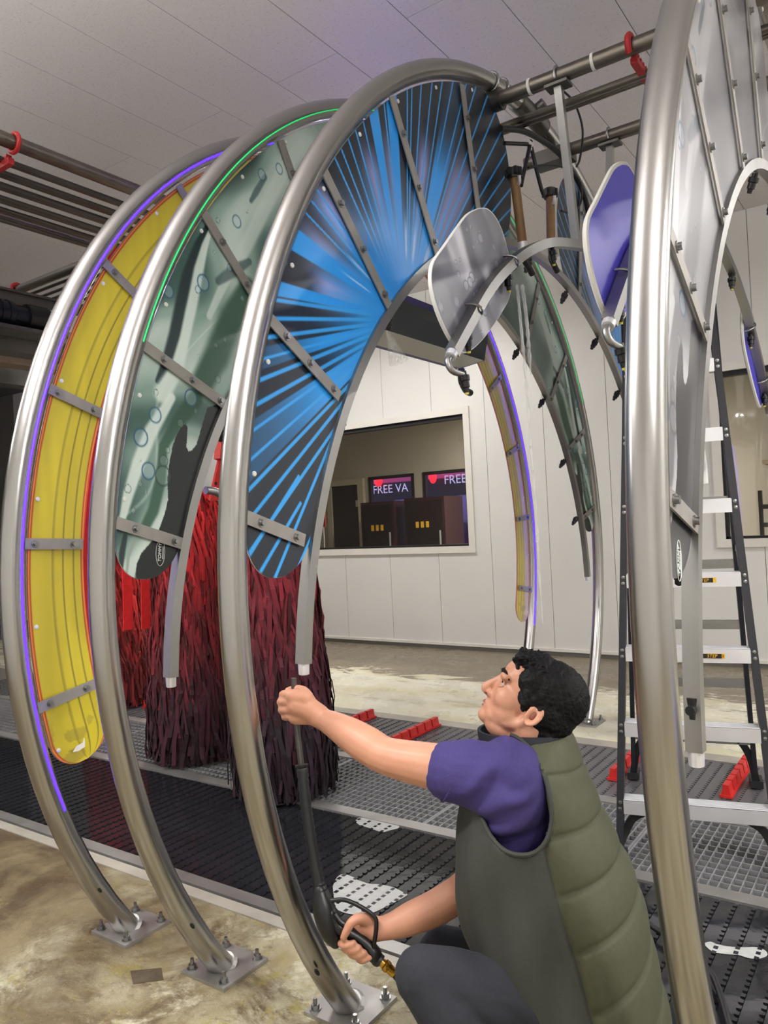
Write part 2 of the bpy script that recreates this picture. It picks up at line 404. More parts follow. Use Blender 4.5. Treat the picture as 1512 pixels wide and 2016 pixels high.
# windows
def window(n, xa, xb, za, zb, label):
    t = thing('window_%d' % n, label, None, ((xa+xb)/2, YB, za)); t['kind'] = 'structure'
    fw = .075; y0, y1 = YB-.022, YB+.02
    def piece(poly): MB().prism([(px_, y0, pz) for px_, pz in poly], (0, y1-y0, 0)).build('frame_rail', 'trim_white', t)
    A, B, C, D = xa-fw, xb+fw, za-fw, zb+fw
    piece([(A, C), (B, C), (xb, za), (xa, za)]); piece([(A, D), (xa, zb), (xb, zb), (B, D)])
    piece([(A, C), (xa, za), (xa, zb), (A, D)]); piece([(B, C), (B, D), (xb, zb), (xb, za)])
    g = .022
    for a, b in (((xa, za), (xb, za+g)), ((xa, zb-g*2.1), (xb, zb)), ((xa, za), (xa+g, zb)), ((xb-g, za), (xb, zb))):
        MB().box((a[0], YB+.01, a[1]), (b[0], YB+.09, b[1])).build('gasket', 'black_gasket', t)
    MB().box((xa+g, YB+.04, za+g), (xb-g, YB+.046, zb-g)).build('pane', 'glass', t)
window(1, *WIN[0], 'wide booth window with white frame left of the far arch legs')
window(2, *WIN[1], 'booth window with white frame behind the stepladder')
# booth behind the windows
BY = 10.6
def rb(name, a, b, m, label=None): return struct(MB().box(a, b).build(name, m, label=label))
rb('floor', (-10, YB+.14, -.02), (3.2, BY+.12, 0), 'room_wall', 'booth floor behind the windows')
rb('ceiling', (-10, YB+.14, 3.1), (3.2, BY+.12, 3.2), 'room_wall', 'booth ceiling behind the windows')
rb('wall_left', (-10.1, YB+.14, 0), (-10, BY+.12, 3.1), 'room_wall', 'left wall of the booth')
rb('wall_right', (3.2, YB+.14, 0), (3.3, BY+.12, 3.1), 'room_wall', 'right wall of the booth')
gl = [(-7.72, -6.80), (-6.62, -5.35)]
mb = MB(); xs = [-10, *[v for g in gl for v in g], 3.2]
for i in range(0, len(xs), 2): mb.box((xs[i], BY, 0), (xs[i+1], BY+.1, 3.1))
for a, b in gl: mb.box((a, BY, 0), (b, BY+.1, .35)); mb.box((a, BY, 2.24), (b, BY+.1, 3.1))
struct(mb.build('wall_back', 'room_wall', label='back wall of the booth with two shop windows'))
mat('door_dark', (30, 18, 22), .12, noise=(2, .4))
mat('door_frame', (206, 198, 176), .5)
t = thing('door_1', 'dark glazed door with cream frame seen through the left booth window', None, (-8.15, BY-.02, 0)); t['kind'] = 'structure'
MB().box((-8.50, BY-.05, 0), (-7.92, BY-.02, 2.13)).build('door_leaf', 'door_dark', t)
for a, b in (((-8.60, 0), (-8.50, 2.23)), ((-7.92, 0), (-7.80, 2.23)), ((-8.50, 2.13), (-7.92, 2.23))):
    MB().box((a[0], BY-.08, a[1]), (b[0], BY-.01, b[1])).build('door_casing', 'door_frame', t)
for z in (.95, 1.75): MB().box((-7.96, BY-.09, z), (-7.90, BY-.045, z+.11)).build('hinge', 'alu', t)
mat('dark_maroon', (52, 18, 26), .45, noise=(6, .2)); mat('mullion', (36, 26, 34), .5)
for i, (a, b) in enumerate(gl):
    t = thing('window_%d' % (3+i), ['left shop window of the booth looking outside', 'right shop window of the booth looking outside'][i], None, ((a+b)/2, BY, .35)); t['kind'] = 'structure'
    for q0, q1 in (((a, .35), (a+.05, 2.24)), ((b-.05, .35), (b, 2.24)), ((a, .35), (b, .4)), ((a, 2.19), (b, 2.24))):
        MB().box((q0[0], BY-.02, q0[1]), (q1[0], BY+.06, q1[1])).build('frame_rail', 'mullion', t)
    MB().box((a+.05, BY+.02, .4), (b-.05, BY+.026, 2.19)).build('pane', 'glass', t)
def vending(xa, xb, z, label):
    t = thing('vending_cabinet', label, 'cabinet', ((xa+xb)/2, BY-.75, 0))
    MB().box((xa, BY-.9, 0), (xb, BY-.35, z)).build('body', 'dark_maroon', t)
    MB().box((xa+.04, BY-.915, .15), (xb-.04, BY-.9, z-.05)).build('door', 'door_dark', t)
    MB().box((xb-.09, BY-.93, .9), (xb-.07, BY-.915, 1.3)).build('handle', 'alu', t)
    for j in range(3): MB().box((xa+.2+.09*j, BY-.92, z-.45), (xa+.25+.09*j, BY-.9145, z-.36)).build('glyph', 'label_yellow', t)
vending(-7.25, -6.62, 1.78, 'dark red cabinet left of the booth window post')
vending(-6.42, -5.72, 1.80, 'dark red cabinet with yellow figures right of the booth window post')
t = thing('fire_extinguisher', 'small red fire extinguisher seen low in the left booth window', 'extinguisher', (-7.45, BY-.25, 0))
MB().tube([(-7.45, BY-.25, .95), (-7.45, BY-.25, 1.0), (-7.45, BY-.25, 1.28), (-7.45, BY-.25, 1.33), (-7.45, BY-.25, 1.36)], [.06, .075, .075, .05, .02], 14).build('cylinder', 'red_plastic', t, smooth=True)
MB().bar((-7.5, BY-.25, 1.38), (-7.4, BY-.25, 1.42), .03, .02).build('valve', 'black_plastic', t)
MB().box((-7.53, BY-.33, 0), (-7.37, BY-.17, .95)).build('stand', 'trim_white', t)
p = ony(634, 1015, YB+.9)
t = thing('sign_board', 'narrow red notice inside the left booth window', 'sign', tuple(p))
MB().box((p[0]-.05, p[1], p[2]-.16), (p[0]+.05, p[1]+.02, p[2]+.17)).build('board', 'red_clip', t)
MB().box((p[0]-.012, p[1]+.004, 0), (p[0]+.012, p[1]+.018, p[2]-.16)).build('post', 'alu', t)
MB().box((p[0]-.045, p[1]-.002, p[2]+.11), (p[0]+.045, p[1], p[2]+.16)).build('header', 'trim_white', t)
# booth lamp
t = thing('booth_light', 'white ceiling lamp inside the booth', 'light', (-4.0, 9.0, 3.1))
MB().box((-4.6, 8.85, 3.06), (-3.4, 9.15, 3.1)).build('housing', 'trim_white', t)
MB().box((-4.58, 8.87, 3.05), (-3.42, 9.13, 3.0599)).build('diffuser', 'lamp_white', t)
ld = bpy.data.lights.new('booth_lamp', 'AREA'); ld.shape = 'RECTANGLE'; ld.size = 1.1; ld.size_y = .25; ld.energy = 150; ld.color = (1, .93, .82)
lo = bpy.data.objects.new('booth_lamp', ld); COL.objects.link(lo); lo.parent = t; lo.location = (0, 0, -.07)
# shelf rack and notice inside the right window
mat('rack_black', (40, 38, 36), .5); mat('paper_yellow', (206, 178, 106), .7)
t = thing('shelf_rack', 'dark metal rack with rails inside the right booth window', 'rack', (.1, 9.3, 0))
for z in (.62, .95, 1.22, 1.42): MB().bar((-1.45, 9.3, z), (1.6, 9.3, z), .05, .05).build('rail', 'rack_black', t)
for xx in (-1.45, .1, 1.6): MB().bar((xx, 9.3, 0), (xx, 9.3, 1.6), .04, .04).build('post', 'rack_black', t)
t = thing('notice_frame', 'yellow paper notice in a dark frame on the rack', 'notice', (-.75, 9.26, 1.46))
MB().box((-1.3, 9.25, 1.46), (-.2, 9.28, 1.74)).build('frame', 'rack_black', t)
MB().box((-1.24, 9.243, 1.50), (-.26, 9.25, 1.70)).build('paper', 'paper_yellow', t)
for j in range(3): MB().box((-1.18, 9.240, 1.53+.055*j), (-.4, 9.2425, 1.538+.055*j)).build('text_line', 'rack_black', t)
mat('kerb_beige', (176, 160, 134), .6)
struct(MB().box((-1.6, BY-.06, 1.95), (3.1, BY-.001, 2.0)).build('trim_7', 'kerb_beige', label='beige rail on the booth wall inside the right window'))
# outside beyond the booth
mat('asphalt', (70, 70, 84), .8); mat('canopy_pink', (196, 92, 150), .5, emit=(200, 80, 150), estr=.35); mat('outside_wall', (150, 146, 200), .8, noise=(1.2, .45)); mat('sign_dark', (46, 44, 66), .5)
mat('neon_red', (255, 40, 60), .4, emit=(255, 40, 60), estr=2.5); mat('sign_white', (255, 255, 255), .4, emit=(190, 190, 255), estr=.9); mat('car_blue', (70, 80, 130), .2, .4)
struct(MB().box((-30, BY+.15, -.12), (6, 30, -.02)).build('ground', 'asphalt', label='asphalt lot outside the booth'))
t = thing('shop_building', 'violet tinted building across the lot outside', 'building', (-14, 24, 0))
MB().box((-28, 24, 0), (0, 24.5, 6)).build('wall', 'outside_wall', t)
for j in range(9): MB().box((-26+2.7*j, 23.9, 1), (-24.4+2.7*j, 24, 3.0)).build('window', 'sign_dark', t)
t = thing('vacuum_canopy', 'pink lit canopy with free vacuum lettering outside', 'canopy', (-12, 15, 0))
MB().box((-19, 15, 2.40), (-6, 17.5, 2.95)).build('roof', 'canopy_pink', t)
MB().box((-19, 14.9, 1.98), (-6, 15, 2.38)).build('fascia', 'sign_dark', t)
for xx in (-15.6, -11.3, -8.2): MB().cyl((xx, 15.6, 0), (xx, 15.6, 2.45), .09, 12).build('post', 'outside_wall', t)
c = ony(768, 963, 14.86); put_text('FREE VA', .28, c, (1, 0, 0), (0, 0, 1), 'sign_white', t)
c = ony(896, 944, 14.86); put_text('FREE', .28, c, (1, 0, 0), (0, 0, 1), 'sign_white', t)
c = ony(852, 938, 14.7); MB().ell(c, (.09, 0, 0), (0, .09, 0), (0, 0, .16)).build('neon', 'neon_red', t)
c = ony(745, 948, 14.7); MB().ell(c, (.12, 0, 0), (0, .05, 0), (0, 0, .12)).build('neon', 'neon_red', t)
c = ony(888, 1040, 14.0)
t = thing('parked_car', 'blue parked car seen through the booth', 'car', (c[0], 14.0, 0))
MB().prism([(c[0]-.9, 13.2, .35), (c[0]+1.6, 13.2, .35), (c[0]+1.6, 13.2, .85), (c[0]+1.2, 13.2, .95), (c[0]+.8, 13.2, 1.38), (c[0]-.2, 13.2, 1.42), (c[0]-.6, 13.2, .98), (c[0]-.9, 13.2, .9)], (0, 1.6, 0)).build('body', 'car_blue', t)
for xx in (-.4, 1.1): MB().cyl((c[0]+xx, 13.15, .32), (c[0]+xx, 14.85, .32), .32, 16).build('wheel', 'black_rubber', t)

# ------------------------------------------------------------------ belts, grating
def belt(name, y0, y1, m, label, xa, xb):
    t = thing(name, label, 'conveyor belt', ((xa+xb)/2, (y0+y1)/2, 0))
    W = y1-y0; p = .061
    mb = MB(); mb.box((.004, 0, -.03), (p-.006, W, 0))
    nk = 26
    for j in range(nk):
        a = W*(j+.15)/nk; mb.box((p-.011, a, -.012), (p+.003, a+W/nk*.55, .0035))
    me = mb.mesh('slat'); me.materials.append(M[m])
    n = int((xb-xa)/p)
    for i in range(n): inst(me, 'slat', (xa+i*p, y0, random.uniform(-.001, .0008)), t)
    return t
belt('near_conveyor_belt', 2.172, 2.998, 'slat', 'wet black slatted belt beside the near walkway', -8.0, .66)
belt('far_conveyor_belt', 3.828, 4.62, 'slat_far', 'dull grey slatted belt with red flights beyond the grating', -8.0, .66)
# red flights on the far belt
mb = MB()
for j in range(6):
    a = j*.094
    mb.prism([(-.026, a, 0), (.026, a, 0), (.018, a, .03), (.014, a, .062), (-.014, a, .062), (-.018, a, .03)], (0, .078, 0))
mb.box((-.03, -.01, 0), (.03, .56, .012))
fm = mb.mesh('red_flight'); fm.materials.append(M['red_plastic'])
for i, (fx, lb) in enumerate([(-.862, 'red toothed flight by the right foot of the stepladder'), (-1.43, 'red toothed flight behind the left rail of the stepladder'), (-2.87, 'red toothed flight above the outstretched forearm'),
                (-3.43, 'red toothed flight behind the outstretched forearm, left of the other'), (-5.38, 'nearer red toothed flight left of the dark red brushes'), (-6.3, 'farther red toothed flight left of the dark red brushes')]):
    inst(fm, 'red_flight', (fx, 4.06, .004), None, label=lb, cat='flight', group='red flights on the far belt')
# gratings
gx = [-2.025+.93*k for k in range(-6, 4)]
def grate_mesh(xa, xb, y0, y1):
    mb = MB(); w = .0046
    nx = int(round((xb-xa)/.0385)); ny = int(round((y1-y0)/.052))
    for i in range(nx+1):
        xx = (xb-xa-.012)*i/nx+.006; ww = .010 if i in (0, nx) else w
        mb.box((xx-ww/2, 0, -.032), (xx+ww/2, y1-y0, 0))
    for j in range(ny+1):
        yy = (y1-y0-w)*j/ny+w/2
        mb.box((.006, yy-w/2, -.03), (xb-xa-.006, yy+w/2, -.0005))
    return mb.mesh('grate_bars')
gm = grate_mesh(0, .93, 3.086, 3.734); gm.materials.append(M['grate'])
names = ['grey bar grating at the far left end of the row', 'grey bar grating second from the left end', 'grey bar grating left of the red brushes', 'grey bar grating under the left red brush', 'grey bar grating between the red brushes', 'grey bar grating under the right red brush',
         'grey bar grating behind the outstretched arm', 'grey bar grating behind the green vest and ladder', 'grey bar grating right of the grey arch leg', 'grey bar grating at the right edge of the view']
for a, lb in zip(gx, names):
    t = thing('floor_grating', lb, 'grating', (a, 3.41, 0), 'bar gratings along the trench')
    inst(gm, 'bars', (a, 3.086, 0), t)
# ------------------------------------------------------------------ arches
_op = np.array([(1.66, 0), (1.777, .163), (1.849, .27), (1.918, .442), (1.967, .6), (2.02, .824), (2.054, 1.1), (2.063, 1.3), (2.055, 1.5), (1.99, 1.85), (1.905, 2.07), (1.75, 2.41), (1.61, 2.61), (1.38, 2.86), (1.065, 3.10), (.665, 3.29), (.3, 3.39), (0, 3.42)])
_ph = np.arctan2(_op[:, 0], _op[:, 1]-1.3); _rr = np.hypot(_op[:, 0], _op[:, 1]-1.3)
_A = np.stack([_ph**k for k in (0, 2, 4, 6)], 1); _cf = np.linalg.lstsq(_A, _rr, rcond=None)[0]
def r_out(ph): ph = abs(ph); return float(sum(c*ph**k for c, k in zip(_cf, (0, 2, 4, 6))))
def r_in(ph, R=1.81, off=.4): return -off*math.cos(ph)+math.sqrt(R*R-(off*math.sin(ph))**2)
PH_BASE = math.atan2(1.66, -1.3)
def ap(c, ph, r, sc=1.0): return (c-math.sin(ph)*r*sc, 1.3+math.cos(ph)*r)     # phi > 0: near side (small Y)

def srgb2lin(a):
    a = np.asarray(a, float)/255.0
    return np.where(a <= .04045, a/12.92, ((a+.055)/1.055)**2.4)
def sstep(a, b, x): t = np.clip((x-a)/(b-a), 0, 1); return t*t*(3-2*t)
def inpoly(x, y, poly):
    ins = np.zeros(x.shape, bool); n = len(poly)
    for i in range(n):
        x0, y0 = poly[i]; x1, y1 = poly[(i+1) % n]
        cond = ((y0 > y) != (y1 > y)) & (x < (x1-x0)*(y-y0)/(y1-y0+1e-12)+x0); ins ^= cond
    return ins
_rng = np.random.RandomState(4)
def vnoise(x, y, seed=0):
    g = np.random.RandomState(seed).rand(64, 64)
    xi = np.floor(x).astype(int); yi = np.floor(y).astype(int); fx = x-xi; fy = y-yi
    fx = fx*fx*(3-2*fx); fy = fy*fy*(3-2*fy)
    a = g[xi % 64, yi % 64]; b = g[(xi+1) % 64, yi % 64]; c = g[xi % 64, (yi+1) % 64]; d = g[(xi+1) % 64, (yi+1) % 64]
    return (a*(1-fx)+b*fx)*(1-fy)+(c*(1-fx)+d*fx)*fy

# --- print designs: functions of panel-plane coordinates (Y, Z) mirrored to the near half
def z1(x, y): return onx(560+x/3.287, 130+y/3.287, -1.48)[1:]
def z2(x, y): return onx(430+x/3.2, 560+y/3.2, -1.48)[1:]
def blue_print(Y, Z):
    fy, fz = 2.30, 2.17
    dark = np.array([30, 38, 50.]); blue = np.array([42, 154, 240.]); pale = np.array([164, 172, 234.])
    th = np.degrees(np.arctan2(Z-fz, -(Y-fy))) % 360            # 0: straight left, 90: up
    r = np.hypot(Y-fy, Z-fz)
    col = np.broadcast_to(dark, Y.shape+(3,)).copy()
    def ang(p): return math.degrees(math.atan2(p[1]-fz, -(p[0]-fy))) % 360
    def lay(m, c): col[:] = col*(1-m[..., None])+np.asarray(c)*m[..., None]
    def dth(a): return np.abs((th-a+180) % 360-180)
    # airbrushed glows
    for q, wd, rw, k in ((z1(545, 640), 5, .16, .55), (z1(670, 560), 4, .17, .5), (z1(890, 580), 3.2, .17, .6), (z1(1110, 700), 4, .17, .5), (z1(1195, 720), 3, .17, .4), (z1(240, 890), 5, .13, .7), (z1(150, 1120), 5, .2, .5), (z1(240, 1420), 6, .13, .6), (z2(650, 60), 5, .1, .4)):
        a, rr = ang(q), math.hypot(q[0]-fy, q[1]-fz)
        lay(np.exp(-(dth(a)/(wd*1.15))**2)*(1-sstep(rr*.92, rr*1.22, r))*min(1, k*1.45), pale)
    # solid wedges
    for p, q, fade in ((z1(645, 260), z1(712, 215), 0), (z1(535, 335), z1(592, 300), 0), (z1(985, 420), z1(1125, 380), 1), (z1(28, 1195), z1(80, 1065), 0), (z1(0, 1412), z1(0, 1505), 0),
                       (z2(300, 390), z2(268, 535), 2), (z2(235, 835), z2(193, 1235), 2)):
        a, b = sorted((ang(p), ang(q)))
        if b-a > 180: a, b = b-360, a
        t_ = ((th-a+180) % 360)-180
        m = sstep(-.15, .15, t_)*(1-sstep(b-a-.15, b-a+.15, t_))
        rr = max(math.hypot(p[0]-fy, p[1]-fz), .3)
        if fade == 1: m = m*(1-.85*sstep(.75*rr, 1.12*rr, r))
        if fade == 2: m = m*(1-.62*sstep(.60*rr, 1.06*rr, r))
        lay(m, blue)
    # heart of the burst
    n = vnoise(th*.35, r*2, 5)
    lay((1-sstep(.20, .48+.18*n, r))*.95, (42, 148, 236))
    # thin rays
    L1 = [(z2(300, 1945), z2(620, 1170)), (z2(205, 1885), z2(375, 1595)), (z2(330, 1470), z2(690, 950)), (z2(225, 1425), z2(700, 830)), (z2(195, 1275), z2(650, 800)), (z2(440, 1890), z2(505, 1740)), (z2(185, 1695), z2(270, 1560))]
    for (a, b), wd in [(l, .0062) for l in L1]:
        d = (b-a)/np.linalg.norm(b-a); s_ = (Y-a[0])*d[0]+(Z-a[1])*d[1]; e = np.abs((Y-a[0])*d[1]-(Z-a[1])*d[0])
        if b[1] > 1.6: lay((1-sstep(wd*.7, wd*1.1, e))*(s_ < 1.0)*(r > .22), (48, 160, 236))
        else: lay((1-sstep(wd*.7, wd*1.1, e))*(s_ < .3), (48, 160, 236))
    for q, wd in ((z2(205, 1090), .0045), (z2(220, 910), .0045), (z2(240, 750), .006), (z2(260, 600), .006), (z2(275, 470), .004), (z2(305, 335), .006), (z2(420, 220), .006), (z2(400, 110), .006),
                  (z1(130, 965), .004), (z1(165, 885), .004), (z1(200, 815), .004), (z1(240, 745), .0045), (z1(315, 610), .0045), (z1(355, 550), .0045), (z1(405, 500), .0045), (z1(450, 440), .0045), (z1(500, 390), .004), (z1(590, 310), .003), (z1(632, 270), .0045),
                  (z1(780, 180), .004), (z1(810, 165), .004), (z1(870, 150), .004), (z1(940, 130), .004), (z1(1005, 125), .004), (z1(1075, 120), .004), (z1(1150, 175), .004), (z1(1220, 160), .0045), (z1(1290, 230), .0045), (z1(1345, 320), .0045), (z1(1395, 420), .0045),
                  (z1(1435, 540), .0045), (z1(1460, 650), .0045), (z1(1465, 780), .0045), (z1(1460, 920), .0045), (z1(1430, 1080), .0045)):
        a = ang(q); e = r*np.sin(np.radians(np.minimum(dth(a), 90)))
        lay((1-sstep(wd*.7, wd*1.25, e))*(dth(a) < 60)*sstep(.16, .3, r), (52, 158, 236))
    for q, wd in ((z1(775, 1330), 2.2), (z1(810, 1320), 2.4), (z1(880, 1320), 3.0), (z1(600, 1450), 1.2), (z1(650, 1550), 1.0)):
        a = ang(q); lay((1-sstep(wd*.3, wd, dth(a)))*sstep(.2, .26, r)*(1-sstep(.3, .42, r))*.8, (190, 205, 246))
    return col
def z4g(x, y): return onx(200+x/4.69, 760+y/4.69, -1.965)[1:]
def z3g(x, y): return onx(220+x/3.36, 200+y/3.36, -1.965)[1:]
_bub = [(*z3g(600, 1200), .026, 1), (*z3g(565, 1245), .012, 1), (*z3g(592, 1163), .005, 1), (*z3g(822, 795), .021, 1), (*z3g(988, 485), .02, 1), (*z3g(1103, 447), .019, 1), (*z3g(698, 787), .009, 0), (*z3g(370, 1255), .021, 1), (*z3g(775, 1100), .012, 1), (*z3g(673, 998), .006, 0), (*z3g(857, 1302), .009, 1), (*z3g(890, 727), .006, 0),
        (*z3g(685, 1613), .009, 0), (*z3g(742, 1577), .008, 0), (*z3g(570, 1685), .006, 0), (*z3g(697, 1838), .012, 0), (*z4g(488, 270), .023, 1), (*z4g(355, 475), .026, 1), (*z4g(425, 785), .025, 1), (*z4g(235, 950), .012, 0), (*z4g(495, 60), .009, 0), (*z4g(565, 690), .017, 0), (*z4g(560, 830), .03, 0), (*z4g(600, 590), .01, 0), (*z4g(720, 343), .013, 0),
        (*z4g(818, 110), .026, 1), (*z4g(350, 905), .008, 0), (*z4g(286, 1152), .009, 0), (*z4g(345, 685), .005, 0), (*z4g(400, 978), .006, 0), (*z4g(860, 232), .008, 0)]
_blk = [tuple(z4g(*q)) for q in [(970, 200), (930, 330), (870, 540), (825, 595), (795, 605), (776, 565), (783, 450), (787, 380), (768, 352), (735, 372), (690, 440), (650, 545), (620, 700), (600, 850), (606, 1050), (575, 1180), (520, 1330), (450, 1440), (360, 1540), (318, 1640), (300, 1760), (305, 1960), (800, 1960), (1000, 900), (1150, 300), (1180, 130)]]
_dk2 = [tuple(z3g(*q)) for q in [(610, 800), (640, 860), (600, 960), (560, 1090), (520, 1250), (490, 1400), (470, 1560), (440, 1670), (420, 1660), (430, 1540), (440, 1420), (470, 1300), (400, 1180), (440, 1060), (520, 930)]]
_dk3 = [tuple(z3g(*q)) for q in [(400, 1240), (470, 1300), (430, 1450), (420, 1640), (440, 1700), (380, 1800), (320, 1850), (280, 1840), (330, 1650), (350, 1450)]]
def stroke(Y, Z, pts):
    m = np.zeros(Y.shape)
    for a, b in zip(pts[:-1], pts[1:]):
        d = np.array(b[:2])-np.array(a[:2]); l2 = d@d+1e-12
        t_ = np.clip(((Y-a[0])*d[0]+(Z-a[1])*d[1])/l2, 0, 1); w_ = a[2]+(b[2]-a[2])*t_
        e = np.hypot(Y-a[0]-t_*d[0], Z-a[1]-t_*d[1])/w_
        m = np.maximum(m, 1-sstep(.55, 1.15, e))
    return m
def s3(*q): return [(*z3g(x, y), w_/3.36*.0016) for x, y, w_ in q]
def s4(*q): return [(*z4g(x, y), w_/4.69*.0015) for x, y, w_ in q]
_ST = {'dark1': s3((625, 830, 22), (570, 960, 48), (500, 1150, 58), (450, 1350, 55), (410, 1550, 55), (350, 1750, 45), (300, 1850, 25)),
       'light1': s3((660, 820, 14), (610, 960, 34), (570, 1120, 50), (530, 1330, 52), (480, 1560, 48), (430, 1760, 60), (330, 1930, 80)),
       'light2': s3((1250, 280, 50), (1120, 480, 70), (1010, 700, 75), (880, 960, 70), (760, 1160, 48), (640, 1420, 30)),
       'dark2': s3((1010, 500, 26), (950, 600, 32), (915, 660, 20)), 'dark3': s3((905, 1060, 30), (800, 1120, 55), (700, 1190, 35)),
       'leaf1': s3((900, 1230, 90), (780, 1450, 130), (690, 1680, 130), (600, 1850, 110)),
       'leaf2': s4((860, 120, 110), (700, 330, 90), (560, 560, 60), (540, 860, 75), (470, 1150, 75), (380, 1330, 60)),
       'light3': s4((640, 110, 55), (450, 420, 90), (330, 720, 85), (240, 1000, 70), (180, 1250, 40)),
       'dark4': s4((210, 1390, 30), (180, 1550, 40), (170, 1700, 25)), 'light4': s4((300, 1400, 24), (240, 1580, 20), (225, 1720, 16))}
def water_print(Y, Z, pal):
    lo, mid, hi, black, tint = [np.array(q, float) for q in pal]
    u = (Y-2.0)*.75+(Z-2.0)*.66; v = -(Y-2.0)*.66+(Z-2.0)*.75        # u roughly along the arch
    wob = vnoise(u*2.2+3, v*3+1, 1)*.9+vnoise(u*5, v*6, 2)*.35
    s = np.sin(9.5*v+2.3*wob*3+1.2*u)
    col = lo+(mid-lo)*sstep(-1, .2, s)[..., None]
    col = col+(hi-col)*(sstep(.25, 1.0, s)*(.55+.45*vnoise(u*3, v*3, 3)))[..., None]
    def lay(m, c): col[:] = col*(1-m[..., None])+np.asarray(c)*m[..., None]
    lay(sstep(.5, .95, vnoise(u*1.6+9, v*4+2, 6))*.55, tint)
    lay(sstep(.55, .9, vnoise(u*2.2+4, v*5+7, 8))*.55, lo*.6)
    # creases
    s2 = np.abs(np.sin(5*v+5*vnoise(u*1.5, v*2, 9)+.8)); lay((1-sstep(0, .05, s2))*.35, hi*1.06)
    deep = black*1.1+np.array([8, 16, 18]); leaf = tint*.85
    for pts, c, k_ in ((_ST['leaf1'], leaf, .85), (_ST['dark1'], deep, .95), (_ST['light1'], hi, .9), (_ST['light2'], hi*.97, .75), (_ST['dark2'], deep*1.3, .6), (_ST['dark3'], deep*1.3, .6), (_ST['leaf2'], leaf, .85), (_ST['light3'], hi*1.02, .9), (_ST['dark4'], deep, .9), (_ST['light4'], hi*.7, .8)):
        lay(stroke(Y, Z, pts)*k_, c)
    lay(inpoly(Y, Z, _blk)*1.0, black)
    for by, bz, br, kind in _bub:
        d = np.hypot((Y-by)*1.05, (Z-bz)*.95)/br
        rim = np.exp(-((d-1)/.10)**2)
        inner = (1-sstep(.85, 1.0, d))
        if kind: lay(inner*.35, np.clip(hi*.9+np.array([0, 12, 28]), 0, 255)); lay(rim*.95, np.array([34, 76, 108.])*(.5+.5*mid.mean()/150))
        else: lay(inner*.18, hi); lay(rim*.7, lo*.55)
    return np.clip(col, 0, 255)
GREEN = ((66, 96, 90), (146, 172, 163), (212, 226, 220), (22, 30, 32), (50, 92, 72))
GREY = ((104, 103, 110), (144, 144, 148), (184, 184, 188), (50, 50, 56), (122, 122, 128))

def set_print(me, rgb):
    at = me.color_attributes.new('print', 'FLOAT_COLOR', 'POINT')
    a = np.ones((len(me.vertices), 4), np.float32); a[:, :3] = srgb2lin(rgb)
    at.data.foreach_set('color', a.ravel())
def panel(name, parent, X, c, sc, ph_end, ph_top, ro_fn, ri_fn, fn, cell=.004, thick=.006, m='print', end_r=None, xfn=None):
    L = abs(ph_end-ph_top)*2.05
    ns = int(L/cell); ph = np.linspace(ph_end, ph_top, ns)
    if ph_end < 0: ph = ph[::-1]
    wmax = max(ro_fn(p)-ri_fn(p) for p in (ph_top, ph_end*.5)); nt_ = max(12, int(wmax/cell))
    ro = np.array([ro_fn(p) for p in ph]); ri = np.array([ri_fn(p) for p in ph]); mid = (ro+ri)/2; hw = (ro-ri)/2
    # rounded ends
    arc = np.minimum((abs(ph_end)-np.abs(ph))*1.95, 9); k = np.minimum(np.clip(arc/hw, 0, 1), np.clip((np.abs(ph)-abs(ph_top))*1.8/.2, 0, 1)); hw2 = hw*np.sqrt(np.clip(1-(1-k)**2, 0, 1))
    tt = np.linspace(-1, 1, nt_)
    r = mid[:, None]+hw2[:, None]*tt[None]
    Y = c-np.sin(ph)[:, None]*r*sc; Z = 1.3+np.cos(ph)[:, None]*r
    ym = np.where(Y > c, 2*c-Y, Y)
    rgb = fn(ym, Z, np.broadcast_to(tt[None], r.shape), np.broadcast_to(ph[:, None], r.shape), Y > c)
    org = ORG[parent]
    P = np.stack([np.full(Y.shape, X)-org[0], Y-org[1], Z-org[2]], -1).reshape(-1, 3); n1 = len(P)
    P2 = P.copy(); P2[:, 0] -= thick
    i, j = np.meshgrid(np.arange(ns-1), np.arange(nt_-1), indexing='ij'); a = (i*nt_+j).ravel()
    q = np.stack([a, a+nt_, a+nt_+1, a+1], 1)
    # rim
    rim_i = [k_*nt_ for k_ in range(ns)]+[(ns-1)*nt_+k_ for k_ in range(1, nt_)]+[k_*nt_+nt_-1 for k_ in range(ns-2, -1, -1)]+[k_ for k_ in range(nt_-2, 0, -1)]
    rm = np.array(rim_i); rn = np.roll(rm, -1)
    # coarse back: reuse front grid every step is heavy, so back is a strip between the two edges
    e0 = np.arange(ns)*nt_; e1 = e0+nt_-1
    back = np.stack([e0[:-1]+n1, e1[:-1]+n1, e1[1:]+n1, e0[1:]+n1], 1)
    rim = np.stack([rm, rn, rn+n1, rm+n1], 1)
    # keep only needed back verts: map
    fs = np.concatenate([q, rim, back]); V = np.concatenate([P, P2]); C_ = np.concatenate([rgb.reshape(-1, 3), np.tile(np.array([[222, 222, 216.]]), (n1, 1))])
    used = np.zeros(len(V), bool); used[fs.ravel()] = True; mp = np.cumsum(used)-1
    V = V[used]; C_ = C_[used]; fs = mp[fs]
    me = bpy.data.meshes.new(name); me.vertices.add(len(V)); me.vertices.foreach_set('co', V.astype(np.float32).ravel())
    me.loops.add(fs.size); me.loops.foreach_set('vertex_index', fs.ravel().astype(np.int32)); me.polygons.add(len(fs)); me.polygons.foreach_set('loop_start', np.arange(0, fs.size, 4, dtype=np.int32))
    me.update(calc_edges=True); me.validate()
    set_print(me, C_); me.materials.append(M[m])
    o = bpy.data.objects.new(name, me); COL.objects.link(o); o.parent = parent; ORG[o] = org
    return o
